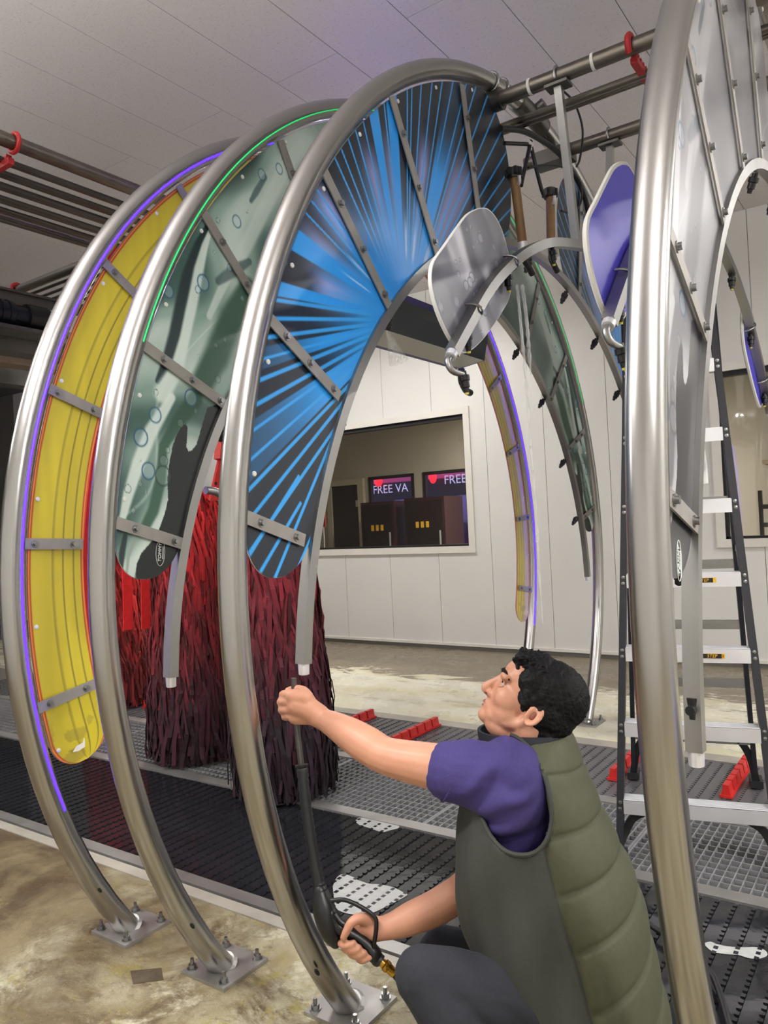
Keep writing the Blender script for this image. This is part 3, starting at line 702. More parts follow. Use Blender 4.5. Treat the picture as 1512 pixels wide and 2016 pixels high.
bolt_me = MB().cyl((0, 0, 0), (.012, 0, 0), .0085, 10).cyl((.0, 0, 0), (.003, 0, 0), .013, 10).mesh('bolt', smooth=True); bolt_me.materials.append(M['bolt'])
screw_me = MB().tube([(0, 0, 0), (.003, 0, 0), (.0045, 0, 0)], [.008, .007, .003], 10).mesh('screw', smooth=True); screw_me.materials.append(M['white_edge'])
anchor_me = MB().cyl((0, 0, 0), (0, 0, .004), .017, 12).cyl((0, 0, .004), (0, 0, .016), .0125, 6).cyl((0, 0, .016), (0, 0, .034), .0065, 8).mesh('anchor_bolt', smooth=True); anchor_me.materials.append(M['bolt'])

def arch(name, label, X, c, sc, led, bars, inner=None, nozzles=True, plate=True):
    t = thing(name, label, 'arch', (X, c, 0), 'car wash arches over the conveyor')
    phs = np.linspace(PH_BASE+.02, -PH_BASE-.02, 90)
    path = [(X, *ap(c, p, r_out(p), sc)) for p in phs]
    MB().tube(path, .0385, 20).build('outer_tube', 'steel', t, smooth=True)
    if led:
        for sgn in ((1,),):
            lp = []
            lo_, hi_ = {'led_violet': (1.95, -1.9), 'led_green': (1.2, -1.1), 'led_red': (1.3, .9)}[led]
            for p in np.linspace(lo_, hi_, 80):
                lp.append((X+.0365, *ap(c, p, r_out(p)-.013, sc)))
            MB().tube(lp, .0042 if led == 'led_violet' else .0028, 6).build('led_strip', led, t, smooth=True)
    for s in (1, -1):
        yb = ap(c, s*PH_BASE, r_out(PH_BASE), sc)[0]+(-s*.03 if s > 0 else .03)*0
        pl = MB(); pl.prism([(X-.1, yb-.1, 0), (X+.1, yb-.1, 0), (X+.1, yb+.1, 0), (X-.1, yb+.1, 0)], (0, 0, .012))
        pl.tube([(X, yb-s*.002, .011), (X, yb-s*.008, .019)], [.047, .040], 20)
        po = pl.build('base_plate', 'steel_plate', t)
        for dx in (-.075, .075):
            for dy in (-.075, .075): inst(anchor_me, 'anchor_bolt', (X+dx, yb+dy, .012), po)
    if inner:
        R, off, pe = inner
        ip = [(X, *ap(c, p, r_in(p, R, off), sc)) for p in np.linspace(pe, -pe, 70)]
        MB().rectsweep(ip, .034, .034, (1, 0, 0)).build('inner_tube', 'steel_dull', t, smooth=True)
        for e in (ip[0], ip[-1]):
            MB().tube([(e[0], e[1], e[2]+.005), (e[0], e[1], e[2]-.03), (e[0], e[1], e[2]-.032)], [.017, .0155, .011], 12).build('end_plug', 'alu', t, smooth=True)
    for (a, b, mt) in bars:
        a = np.array(a); b = np.array(b); d = (b-a)/np.linalg.norm(b-a)
        X1 = X+.014
        mb = MB(); mb.obox((X1, *((a+b)/2)), (.0025, 0, 0), (0, *(d*np.linalg.norm(b-a)/2)), (0, *(np.array([-d[1], d[0]])*.0185)))
        bo = mb.build('cross_bar', mt, t)
        ln = np.linalg.norm(b-a)
        for fr in ((.22, .55, .9) if ln > .28 else (.27, .85)):
            p = a+d*ln*fr; inst(bolt_me, 'bolt', (X1+.0025, *p), bo)
    return t
def mirror_bars(bars, c): return [((2*c-a[0], a[1]), (2*c-b[0], b[1]), m) for a, b, m in bars]

# blue sunburst arch
BX, BC = -1.474, 3.465
bb = [((1.435, 1.487), (1.675, 1.410), 'bar_metal'), ((1.571, 2.036), (1.872, 1.848), 'bar_metal'), ((1.851, 2.545), (2.175, 2.190), 'bar_metal'), ((2.255, 2.953), (2.525, 2.452), 'bar_metal'), ((2.79, 3.235), (2.90, 2.63), 'bar_metal')]
A_BLUE = arch('spray_arch', 'steel arch with blue and black sunburst panel, hand on its inner tube', BX, BC, 1.0, None, bb+mirror_bars(bb, BC), inner=(1.81, .4, 1.705))
blue_far_half = panel('sunburst_panel', A_BLUE, BX+.004, BC, 1.0, -1.565, -.19, lambda p: r_out(p)-.046, lambda p: r_in(p)+.016, lambda y, z, t_, p, far: blue_print(y, z), .0036)
pb = panel('sunburst_panel', A_BLUE, BX+.004, BC, 1.0, 1.565, .135, lambda p: r_out(p)-.046, lambda p: r_in(p)+.016, lambda y, z, t_, p, far: blue_print(y, z), .0036)
blue_far_half['label'] = 'panel half on the far leg'
pb['label'] = 'blue and black sunburst print panel'
for q in [(120, 1585), (218, 1048), (275, 563), (385, 90)]: pass
for s in (1, -1):
    for p in np.linspace(1.42, .12, 9): inst(screw_me, 'screw', (BX+.004, *ap(BC, s*p, r_out(p)-.066)), A_BLUE)

# green water print arch
GX, GC = -1.965, 3.432
gb = [((1.398, 1.490), (1.652, 1.412), 'bar_metal'), ((1.526, 2.039), (1.870, 1.880), 'bar_metal'), ((1.800, 2.536), (2.15, 2.166), 'bar_metal'), ((2.211, 2.942), (2.48, 2.44), 'bar_metal')]
A_GREEN = arch('spray_arch', 'steel arch with green bubble water print panel', GX, GC, 1.008, 'led_green', gb+mirror_bars(gb, GC), inner=(1.835, .4, 1.735))
green_far_half = panel('water_print_panel', A_GREEN, GX+.004, GC, 1.008, -1.565, -.19, lambda p: r_out(p)-.046, lambda p: r_in(p, 1.835)+.016, lambda y, z, t_, p, far: water_print(y, z, GREEN), .0042)
pg = panel('water_print_panel', A_GREEN, GX+.004, GC, 1.008, 1.565, .135, lambda p: r_out(p)-.046, lambda p: r_in(p, 1.835)+.016, lambda y, z, t_, p, far: water_print(y, z, GREEN), .0042)
green_far_half['label'] = 'panel half on the far leg'
pg['label'] = 'green bubble water print panel'
for s in (1, -1):
    for p in np.linspace(1.44, .12, 9): inst(screw_me, 'screw', (GX+.004, *ap(GC, s*p, r_out(p)-.066, 1.008)), A_GREEN)
def oval_logo(parent, c, X, sz, updir):
    up = np.array(updir)/np.linalg.norm(updir); rt = np.array([up[1], -up[0]])
    pts = [(X, *(np.array(c)+rt*.5*sz*math.cos(a)*.62+up*sz*math.sin(a)*.5*1.5)) for a in np.linspace(0, 2*math.pi, 40, endpoint=False)]
    MB().tube(pts, .0008, 5, closed=True).build('logo_ring', 'logo_white', parent)
    put_text('TOMMY', .0165*sz/.055, (X, *(np.array(c)-rt*.002)), (0, *up), (0, *(-rt)), 'logo_white', parent, 'logo_lettering', .2)
    for k_ in (0, 1): MB().obox((X, *(np.array(c)+rt*(.0085+.003*k_))), (.0004, 0, 0), (0, *(up*.020)), (0, *(rt*.0006))).build('logo_line', 'logo_white', parent)
lc = onx(316, 1088, GX+.006)
oval_logo(pg, lc[1:], GX+.0055, .055, (.10, 1))

# yellow arch
YX, YC = -2.459, 3.40
yb_ = [((1.398, .884), (1.635, .925), 'bar_metal'), ((1.365, 1.441), (1.612, 1.427), 'bar_metal'), ((1.478, 1.982), (1.715, 1.900), 'bar_metal'), ((1.742, 2.478), (1.935, 2.345), 'bar_metal'), ((2.125, 2.885), (2.28, 2.71), 'bar_metal')]
A_YEL = arch('spray_arch', 'steel arch with yellow striped panel and violet light strip', YX, YC, .99, 'led_violet', yb_+mirror_bars(yb_, YC))
lp = [(YX, *ap(YC, p, r_out(p)+.046, .99)) for p in np.linspace(.14, -.3, 16)]
MB().tube(lp, .009, 8).build('tint_bar', 'tint_bar_violet', A_YEL, smooth=True)  # unseen glowing bar, added to tint the ceiling violet
def yellow_fn(y, z, t_, p, far):
    n = vnoise(y*40, z*3, 11)
    col = np.array([206, 190, 52.])+np.zeros(t_.shape+(3,)); col[:] = col*(0.96+.06*n[..., None])
    dim = np.array([172, 152, 62.])
    def lay(m, c): col[:] = col*(1-m[..., None])+np.asarray(c)*m[..., None]
    for k_ in (-.12, .24, .60): lay((1-sstep(.016, .03, np.abs(t_+k_)))*.75, (92, 84, 44))
    lay(sstep(.30, .34, -t_+vnoise(z*1.3, y, 3)*.5-.62)*.0, dim)
    lay((1-sstep(.012, .024, np.abs(np.abs(t_)-.90))), (176, 44, 36)); lay((1-sstep(.010, .02, np.abs(np.abs(t_)-.945))), (236, 150, 60)); lay(sstep(.965, .975, np.abs(t_)), (176, 40, 36))
    lowm = np.abs(p) > 1.80
    wear = (vnoise(y*26, z*26, 21) > .62)*lowm*sstep(1.78, 1.86, np.abs(p)); lay(wear*.5, (150, 136, 60))
    return col
yellow_far_half = panel('surfboard_panel', A_YEL, YX+.004, YC, .99, -1.905, -.02, lambda p: r_out(p)-.050, lambda p: 1.80+.0*p, yellow_fn, .006)
py_ = panel('surfboard_panel', A_YEL, YX+.004, YC, .99, 1.905, .02, lambda p: r_out(p)-.050, lambda p: 1.80+.0*p, yellow_fn, .006)
yellow_far_half['label'] = 'panel half on the far leg'
py_['label'] = 'yellow striped panel with red edge'
fl = [onx(q[0], q[1], YX-.02) for q in ((160, 1258), (186, 1255), (190, 1100), (192, 980), (206, 830), (190, 830), (172, 980), (162, 1100))]
MB().prism(fl, (-.006, 0, 0)).build('red_flap', 'red_cloth', A_YEL, label='red flap hanging behind the yellow panel')
mat('torn_white', (226, 222, 214), .6)
tp = [onx(*q, YX+.012) for q in ((143, 1481), (150, 1469), (163, 1462), (165, 1452), (167, 1460), (167, 1470), (155, 1478))]
MB().prism(tp, (.0015, 0, 0)).build('torn_edge', 'torn_white', py_, label='torn white patch')
for s in (1, -1):
    for p in np.linspace(1.86, .12, 9): inst(screw_me, 'screw', (YX+.004, *ap(YC, s*p, r_out(p)-.075, .99)), A_YEL)

# grey arch in the foreground
RX, RC = -.408, 3.49
rb_ = [((1.44, 1.487), (1.70, 1.410), 'bar_metal'), ((1.571, 2.036), (1.90, 1.848), 'bar_metal'), ((1.851, 2.555), (2.20, 2.190), 'bar_metal'), ((2.255, 2.963), (2.55, 2.452), 'bar_metal'), ((2.79, 3.245), (2.93, 2.63), 'bar_metal')]
rb_ = [((a[0]+.025, a[1]), (b[0]+.025, b[1]), m_) for a, b, m_ in rb_]
A_GREY = arch('spray_arch', 'steel arch with pale grey bubble print panel, nearest the camera', RX, RC, 1.008, None, rb_+mirror_bars(rb_, RC), inner=(1.81, .4, 1.765))
grey_far_half = panel('water_print_panel', A_GREY, RX+.004, RC, 1.008, -1.565, -.19, lambda p: r_out(p)-.046, lambda p: r_in(p)+.016, lambda y, z, t_, p, far: water_print(y-.03, z, GREY), .005)
pr = panel('water_print_panel', A_GREY, RX+.004, RC, 1.008, 1.565, .135, lambda p: r_out(p)-.046, lambda p: r_in(p)+.016, lambda y, z, t_, p, far: water_print(y-.03, z, GREY), .005)
grey_far_half['label'] = 'panel half on the far leg'
pr['label'] = 'pale grey bubble water print panel'
oval_logo(pr, (1.595, 1.345), RX+.0055, .055, (.10, 1))
for s in (1, -1):
    for p in np.linspace(1.42, .12, 9): inst(screw_me, 'screw', (RX+.004, *ap(RC, s*p, r_out(p)-.066)), A_GREY)

for X_, A_, q in ((BX, A_BLUE, (624, 1914)), (GX, A_GREEN, (378, 1822)), (YX, A_YEL, (196, 1752))):
    c = onx(*q, X_+.034); MB().ell(c, (.006, 0, 0), (0, .009, -.012), (0, .004, .005), 12, 8).build('drain_hole', 'black_gasket', A_, smooth=True)
# nozzles along the inner tubes
def nozzle(parent, p, d=(0, 0, -1), tip='black_plastic', sub=True):
    d = np.array(d, float)/np.linalg.norm(d); p = np.array(p, float)
    mb = MB(); mb.tube([p, p+d*.012, p+d*.014, p+d*.03, p+d*.032, p+d*.052, p+d*.054, p+d*.068], [.011, .011, .018, .018, .014, .014, .010, .008], 10)
    a = np.cross(d, (1, 0, 0)); a /= np.linalg.norm(a)+1e-9
    for s in (-1, 1): mb.obox(p+d*.024+a*.019*s, a*.006, d*.007, np.cross(a, d)*.005)
    o = mb.build('nozzle', 'black_plastic', parent, smooth=True)
    if tip != 'black_plastic': MB().tube([p+d*.066, p+d*.074], [.0075, .006], 8).build('nozzle_tip', tip, o)
for A_, X_, c_, R_, sc_ in ((A_GREY, RX, RC, 1.81, 1.008), (A_BLUE, BX, BC, 1.81, 1.0), (A_GREEN, GX, GC, 1.835, 1.008)):
    for p in (1.55, 1.25, .95, .66, .33, 0, -.33, -.66, -.95, -1.25, -1.5):
        y_, z_ = ap(c_, p, r_in(p, R_)-.017, sc_); q = np.array([-math.sin(p)*-1, -math.cos(p)])
        nozzle(A_, (X_-.02, y_, z_), (-.35, math.sin(p)*.5, -.8))
# elbow fittings on the tubes as in the photograph
def elbow(parent, p, out, m='steel_dull'):
    p = np.array(p, float); out = np.array(out, float)
    MB().tube(spline([p, p+out*.045, p+out*.075+np.array([0, 0, -.012]), p+out*.085+np.array([0, 0, -.045])], 5), .014, 10).build('elbow_fitting', m, parent, smooth=True)
e = onx(1375, 885, RX); elbow(A_GREY, e, (-.15, .9, -.35), 'alu')
e = onx(405, 965, GX); elbow(A_GREEN, e, (.0, .95, -.1), 'steel_dull')
# ------------------------------------------------------------------ overhead pipe runs
PY1, PY2, PZ = 3.105, 3.765, 3.30
def pipe_thing(name, label, pts, r, m='pipe_steel', cat='pipe', group='overhead pipes'):
    t = thing(name, label, cat, tuple(pts[0]), group)
    MB().tube(pts, r, 14).build('pipe', m, t, smooth=True)
    return t
t1 = pipe_thing('overhead_pipe', 'upper steel pipe running from the blue arch top to the grey arch', [(-1.62, PY1, PZ), (2.6, PY1, PZ)], .032)
MB().tube([(-1.64, PY1, PZ), (-1.43, PY1, PZ)], .047, 14).build('sleeve', 'steel_dark', t1, smooth=True)
for xx in (-1.30, -1.02): MB().tube([(xx, PY1, PZ), (xx+.012, PY1, PZ)], .036, 14).build('band', 'white_edge', t1, smooth=True)
t3 = pipe_thing('overhead_pipe', 'steel pipe behind the blue arch top, lower of the pair', [(-1.62, PY2, PZ), (2.6, PY2, PZ)], .032)
MB().box((-1.56, PY2-.05, PZ-.05), (-1.36, PY2+.05, PZ+.02)).build('saddle', 'steel_dark', t3)
c1 = onz(1150, 190, 3.26)
t2 = thing('twin_conduit', 'two thin steel rods running between the overhead pipes', 'conduit', (-1.6, c1[1], 3.26), 'overhead pipes')
for dy, rr in ((0, .017), (.05, .012)): MB().tube([(-1.62, c1[1]+dy, 3.26), (2.6, c1[1]+dy, 3.26)], rr, 10).build('rod', 'pipe_steel', t2, smooth=True)
def comb(x, y0, y1, z, label):
    t = thing('pipe_clip', label, 'clip', (x, y0, z), 'red hose clips')
    pts = [(x, y0+.045*math.cos(a), z+.045*math.sin(a)) for a in np.linspace(-.9, math.pi+.9, 16)]
    MB().tube(pts, .013, 8).build('ring', 'red_clip', t, smooth=True)
    cb = MB(); cb.box((x-.014, y0+.03, z-.05), (x+.014, y1, z-.028))
    n = int((y1-y0-.05)/.035)
    for i in range(n): cb.box((x-.014, y0+.05+i*.035, z-.028), (x+.014, y0+.067+i*.035, z-.008))
    cb.build('comb', 'red_clip', t)
q = onz(1237, 85, PZ); comb(q[0], PY1, PY1+.42, PZ, 'red toothed clip on the upper pipe beside the grey arch')
# hanging posts with curved spray wings
post_path = [(3.435, 2.655), (3.161, 2.60), (2.907, 2.535), (2.702, 2.45), (2.516, 2.345), (2.346, 2.224), (2.187, 2.074), (2.079, 1.967)]
full = [np.array(p) for p in spline(post_path, 5)]
CY = 3.435
petal = [(2.36, 2.515), (2.43, 2.535), (2.50, 2.52), (2.555, 2.47), (2.588, 2.40), (2.597, 2.32), (2.57, 2.25), (2.51, 2.19), (2.42, 2.115), (2.33, 2.05), (2.25, 2.005), (2.20, 1.99), (2.15, 2.005), (2.10, 2.04), (2.055, 2.09), (2.028, 2.14), (2.018, 2.19), (2.03, 2.235), (2.06, 2.27), (2.11, 2.315), (2.19, 2.39), (2.28, 2.47)]
mat('petal_white', (224, 223, 218), .4)
def petal_print(Y, Z):
    col = np.array([176, 176, 180.])+np.zeros(Y.shape+(3,))
    u = (Y-2.3)*.8+(Z-2.2)*.6; v = -(Y-2.3)*.6+(Z-2.2)*.8
    wob = vnoise(u*6+2, v*5+3, 31)*1.2+vnoise(u*12, v*11, 32)*.4
    s = np.sin(26*u-10*v+5*wob)
    def lay(m, c): col[:] = col*(1-m[..., None])+np.asarray(c)*m[..., None]
    lay(sstep(-.6, .6, -s)*.75, (98, 99, 106)); lay(sstep(.3, 1, s)*.9, (222, 222, 224)); lay(sstep(.5, .75, vnoise(u*9+5, v*9+1, 33))*.7, (78, 80, 90))
    rs = np.random.RandomState(12)
    for _ in range(34):
        by, bz, br = rs.uniform(2.05, 2.5), rs.uniform(2.02, 2.45), rs.choice([.006, .008, .011, .017])
        d = np.hypot(Y-by, Z-bz)/br; lay(np.exp(-((d-1)/.16)**2)*.8, (84, 86, 98)); lay((1-sstep(.8, 1, d))*.3, (214, 216, 222))
    return np.clip(col, 0, 255)
def petal_obj(parent, X, side, printed, m):
    P = [(y, z) if side > 0 else (2*CY-y, z) for y, z in petal]
    P = [tuple(p) for p in spline([np.array(p) for p in P+[P[0]]], 3)][:-1]
    if side < 0: P = P[::-1]
    org = ORG[parent]
    body = MB().prism([(X-.014, y, z) for y, z in P], (.012, 0, 0)).build('petal', m if not printed else 'petal_white', parent)
    if printed:
        ys = np.arange(2.0, 2.62, .0045); zs = np.arange(1.97, 2.55, .0045)
        # polar grid clipped to the outline
        cy, cz = 2.3, 2.26; n = 160; nr = 70
        ang = np.linspace(0, 2*math.pi, n, endpoint=False); PA = np.array([(y if side > 0 else 2*CY-y, z) for y, z in P])
        pa = np.arctan2(PA[:, 1]-cz, PA[:, 0]-cy); o_ = np.argsort(pa); prr = np.hypot(PA[:, 0]-cy, PA[:, 1]-cz)
        ra = np.interp(ang, np.concatenate([pa[o_]-2*math.pi, pa[o_], pa[o_]+2*math.pi]), np.tile(prr[o_], 3))*.985
        rr = np.linspace(0.01, 1, nr)[:, None]*ra[None]
        Y = cy+rr*np.cos(ang)[None]; Z = cz+rr*np.sin(ang)[None]
        rgb = petal_print(Y, Z); Yw = Y if side > 0 else 2*CY-Y
        V = np.stack([np.full(Y.shape, X-.0012)-org[0], Yw-org[1], Z-org[2]], -1).reshape(-1, 3)
        fs = [(i*n+j, i*n+(j+1) % n, (i+1)*n+(j+1) % n, (i+1)*n+j) for i in range(nr-1) for j in range(n)]
        fs.append(tuple(range(n)))
        me = bpy.data.meshes.new('petal_graphic'); me.from_pydata(V.tolist(), [], fs); me.update(); set_print(me, rgb.reshape(-1, 3)); me.materials.append(M['print'])
        o = bpy.data.objects.new('petal_graphic', me); COL.objects.link(o); o.parent = body; ORG[o] = org
    else:
        rim = [(X-.008, y, z) for y, z in P]
        MB().tube(rim, .0085, 6, closed=True).build('edge_band', 'petal_white', body, smooth=True)
    return body
def wing_unit(X, label, printed, m):
    t = thing('spray_wing', label, 'spray bar', (X, CY, PZ), 'hanging spray wings')
    near = [(X, p[0], p[1]) for p in full]; far = [(X, 2*CY-p[0], p[1]) for p in full]
    MB().rectsweep(near+[], .036, .036, (1, 0, 0)).build('curved_tube', 'steel_dull', t, smooth=True)
    MB().rectsweep(far, .036, .036, (1, 0, 0)).build('curved_tube', 'steel_dull', t, smooth=True)
    for y, yb in ((PY1, 3.22), (PY2, 3.65)):
        MB().bar((X, y, PZ-.035), (X, yb, 2.62), .032, .032, (1, 0, 0)).build('hanger_post', 'steel_dull', t)
        MB().box((X-.05, y-.035, PZ-.048), (X+.05, y+.035, PZ-.036)).build('clamp_plate', 'steel_dark', t)
        ub = [(X, y+.04*math.cos(a), PZ+.04*math.sin(a)) for a in np.linspace(-.6, math.pi+.6, 14)]
        MB().tube(ub, .005, 6).build('u_bolt', 'bolt', t, smooth=True)
    for side in (1, -1):
        petal_obj(t, X-.024, side, printed, m)
        e = full[-1]; d = full[-1]-full[-3]; d /= np.linalg.norm(d)
        ey = e[0] if side > 0 else 2*CY-e[0]; dy = d[0]*side
        MB().tube([(X, ey, e[1]), (X, ey+dy*.02, e[1]+d[1]*.02)], [.02, .018], 10).build('end_collar', 'alu', t, smooth=True)
        MB().tube(spline([(X, ey+dy*.018, e[1]+d[1]*.018), (X, ey+dy*.045, e[1]+d[1]*.045), (X+.01, ey+dy*.05+.012*side, e[1]-.06), (X+.015, ey+.03*side, e[1]-.065)], 4), .0105, 10).build('elbow', 'steel_dull', t, smooth=True)
        nozzle(t, (X+.015, ey+.035*side, e[1]-.055), (.1, .1*side, -1), 'yellow_tip')
        for k_ in (-6, -16, -27):
            p = full[k_]; nozzle(t, (X-.005, p[0] if side > 0 else 2*CY-p[0], p[1]-.016), (0, .15*side, -1), 'yellow_tip')
        for k_ in (-8, -17):
            p = full[k_]; yy = p[0] if side > 0 else 2*CY-p[0]; d2 = full[k_+1]-full[k_-1]; d2 /= np.linalg.norm(d2)
            nn = np.array([-d2[1], d2[0]]); 
            ub = [(X-.024+.05*math.sin(a), yy+nn[0]*side*.03*math.cos(a), p[1]+nn[1]*.03*math.cos(a)) for a in np.linspace(0, math.pi, 10)]
            MB().tube(ub, .004, 6).build('u_bolt', 'bolt', t, smooth=True)
    return t
wing_unit(-1.17, 'curved spray tube with grey bubble print petals behind the blue arch', True, None)
wing_unit(-.675, 'curved spray tube with violet-lit petals beside the grey arch', False, 'petal_violet_lit')
# collar, clamps and valve on the blue arch crown (its own parts)
for p in (.185, .135):
    y_, z_ = ap(BC, p, r_out(p)); MB().tube([(BX+.045*math.cos(a), y_+.045*math.sin(a)*-math.sin(-p)*0+.0, z_+.045*math.sin(a)) for a in np.linspace(0, 2*math.pi, 16, endpoint=False)], .005, 6, closed=True).build('u_bolt', 'bolt', A_BLUE, smooth=True)
cp = [(BX, *ap(BC, p, r_out(p))) for p in np.linspace(.05, -.09, 8)]
MB().tube(cp, .046, 18).build('coupling', 'steel_dark', A_BLUE, smooth=True)
q = np.array(cp[4]); MB().tube([q+np.array((.03, 0, .01)), q+np.array((.075, 0, .03))], [.034, .034], 14).build('coupling_port', 'steel_dark', A_BLUE, smooth=True)
cp = [(BX, *ap(BC, p, r_out(p))) for p in np.linspace(-.22, -.235, 3)]
MB().tube(cp, .0405, 18).build('joint_band', 'steel_dark', A_BLUE, smooth=True)
# brown check-valve pipes and hoses under the crown
def valve_pipe(top, bot, label, lab):
    t = thing('filter_pipe', label, 'pipe', tuple(top), 'brown feed pipes')
    top = np.array(top); bot = np.array(bot); d = (bot-top)/np.linalg.norm(bot-top)
    MB().tube([top, bot], .021, 14).build('barrel', 'brown_pipe', t, smooth=True)
    cap = MB(); cap.tube([top-d*.03, top+d*.012], .031, 14)
    for a in np.linspace(0, 2*math.pi, 7, endpoint=False): cap.obox(top-d*.01+np.array((.031*math.cos(a), .031*math.sin(a), 0)), (.007, 0, 0), (0, .007, 0), (0, 0, .016))
    cap.build('cap', 'black_plastic', t, smooth=True)
    MB().tube([bot-d*.03, bot+d*.0], .0235, 14).build('ferrule', 'alu', t, smooth=True)
    MB().tube(spline([bot, bot+d*.045, bot+d*.07+np.array((0, .03, 0)), bot+d*.085+np.array((0, .07, -.01))], 4), .014, 10).build('elbow', 'black_plastic', t, smooth=True)
    MB().tube(spline([top+d*.04, top+d*.05+np.array((.025, -.015, .005)), top+d*.03+np.array((.035, -.03, .01))], 4), .008, 8).build('side_fitting', 'alu', t, smooth=True)
    return t
X0 = -1.40
v1t, v1b = onx(1012, 345, X0), onx(1030, 490, X0); v2t, v2b = onx(1083, 385, X0), onx(1085, 490, X0)
valve_pipe(v1t, v1b, 'brown feed pipe with black cap touching the sunburst panel edge', 0)
valve_pipe(v2t, v2b, 'brown feed pipe with black cap left of the hanging steel post', 1)
def hose(label, pts, r, m='black_rubber', grp='black hoses at the blue arch crown'):
    o = MB().tube(spline(pts, 8), r, 10).build('hose', m, None, smooth=True, loc=tuple(pts[0])); tag(o, label, 'hose', grp); return o
hose('thick black hose looping behind the hanging posts', [onx(985, 253, -1.44), onx(1030, 258, -1.42), onx(1072, 280, -1.40), onx(1110, 312, -1.38), onx(1145, 370, -1.36), onx(1160, 430, -1.36), onx(1165, 520, -1.36)], .014)
hose('short black hose from the panel to the white tee', [onx(993, 282, -1.44), onx(1020, 283, -1.42), onx(1040, 284, -1.40)], .009)
hose('black hose hanging from the tee to the left brown pipe', [onx(1045, 278, -1.40), onx(1038, 310, -1.39), onx(1030, 345, -1.38), onx(1026, 366, -1.38)], .009)
hose('black hose hanging from the tee to the right brown pipe', [onx(1046, 290, -1.40), onx(1055, 330, -1.39), onx(1066, 372, -1.38), onx(1071, 385, -1.385)], .009)
hose('thin black cable arching from the upper pipe', [onx(1108, 178, -1.19), onx(1132, 205, -1.2), onx(1147, 255, -1.2), onx(1142, 310, -1.2), onx(1135, 328, -1.2)], .005)
hose('thin black cable curling behind the steel post', [onx(1040, 330, -1.36), onx(1075, 325, -1.34), onx(1115, 332, -1.32), onx(1143, 360, -1.3), onx(1143, 400, -1.3), onx(1125, 418, -1.3), onx(1105, 415, -1.3)], .005)
tee = onx(1042, 283, -1.40)
t = thing('hose_tee', 'white plastic tee joining the black hoses', 'fitting', tuple(tee))
MB().tube([tee+np.array((0, -.02, 0)), tee+np.array((0, .02, 0))], .013, 10).build('run', 'white_edge', t, smooth=True)
MB().tube([tee, tee+np.array((0, .0, -.03))], .012, 10).build('branch', 'white_edge', t, smooth=True)

# ------------------------------------------------------------------ waterfall trough under the green arch
t = thing('foam_trough', 'dark trough hanging across the lane under the green arch', 'trough', (-1.95, 3.3, 2.3))
A0, A1 = onz(762, 647, 2.32), onz(879, 690, 2.32); B0 = onz(747, 670, 2.32)
xf = (A0[0]+A1[0])/2; xb_ = B0[0]-.02; ya, yb2 = 2.35, 3.80
mat('trough_dark', (52, 58, 60), .4, .3); mat('trough_under', (186, 188, 178), .5); mat('trough_end', (74, 66, 120), .5)  # trough_end: purple light inside the trough is put into its colour
MB().prism([(xf, ya, 2.32), (xf+.03, ya, 2.42), (xf+.03, ya, 2.47), (xf+.015, ya, 2.47), (xf-.012, ya, 2.335)], (0, yb2-ya, 0)).build('front_lip', 'trough_dark', t)
MB().prism([(xf, ya, 2.32), (xf-.012, ya, 2.335), (xb_, ya, 2.335), (xb_, ya, 2.30)], (0, yb2-ya, 0)).build('under_plate', 'trough_under', t)
MB().prism([(xb_, ya, 2.30), (xb_-.03, ya, 2.30), (xb_-.06, ya, 2.62), (xb_-.03, ya, 2.62)], (0, yb2-ya, 0)).build('rear_wall', 'trough_end', t)
MB().prism([(xf+.03, yb2, 2.47), (xf, yb2, 2.32), (xb_, yb2, 2.30), (xb_-.06, yb2, 2.50)], (0, .012, 0)).build('end_cap', 'trough_end', t)
for y_ in (2.75, 3.2, 3.62):
    MB().bar((xb_-.0, y_, 2.33), (xb_-.0, y_, 2.72), .04, .02).build('support', 'black_plastic', t)
    MB().box((xb_-.02, y_-.06, 2.36), (xb_+.08, y_+.05, 2.43)).build('manifold', 'black_plastic', t)
MB().tube([(xb_+.05, ya+.05, 2.40), (xb_+.05, yb2-.05, 2.40)], .02, 10).build('feed_tube', 'black_plastic', t, smooth=True)
hose('black curved drain spout below the trough end', [(xb_, yb2+.02, 2.30), (xb_-.02, yb2+.05, 2.24), (xb_-.02, yb2+.10, 2.19), (xb_-.02, yb2+.15, 2.18)], .02, 'black_plastic', 'trough spout')

# ------------------------------------------------------------------ mitter curtain frames, top left
t = thing('mitter_frame', 'overhead frame of many thin rods across the lane, top left', 'frame', (-3.78, 3.0, 3.3))
for xx in (-3.37, -4.20): MB().tube([(xx, .9, PZ), (xx, 4.6, PZ)], .034, 14).build('beam', 'pipe_steel', t, smooth=True)
for i in range(15):
    xx = -3.47-.045*i; MB().tube([(xx, .9, PZ-.05+.015*math.sin(i*2.1)), (xx, 4.6, PZ-.05+.015*math.sin(i*2.1))], .012 if i % 5 else .017, 8).build('rod', 'steel_dark', t, smooth=True)
q = onz(22, 285, PZ)
tq = thing('pipe_clip', 'red ring clip on the beam at the top left edge', 'clip', (-3.37, q[1], PZ), 'red hose clips')
MB().tube([(-3.37+.043*math.cos(a), q[1], PZ+.043*math.sin(a)) for a in np.linspace(0, 2*math.pi, 18, endpoint=False)], .011, 8, closed=True).build('ring', 'red_clip', tq, smooth=True)
cb = MB(); cb.box((-3.95, q[1]-.014, PZ-.09), (-3.40, q[1]+.014, PZ-.06))
for i in range(14): cb.box((-3.93+i*.038, q[1]-.014, PZ-.06), (-3.912+i*.038, q[1]+.014, PZ-.04))
cb.build('comb', 'red_clip', tq)
t = thing('rod_rack', 'steel pipe and thin rods running lengthwise at the left edge', 'frame', (-5.0, 3.4, 3.3))
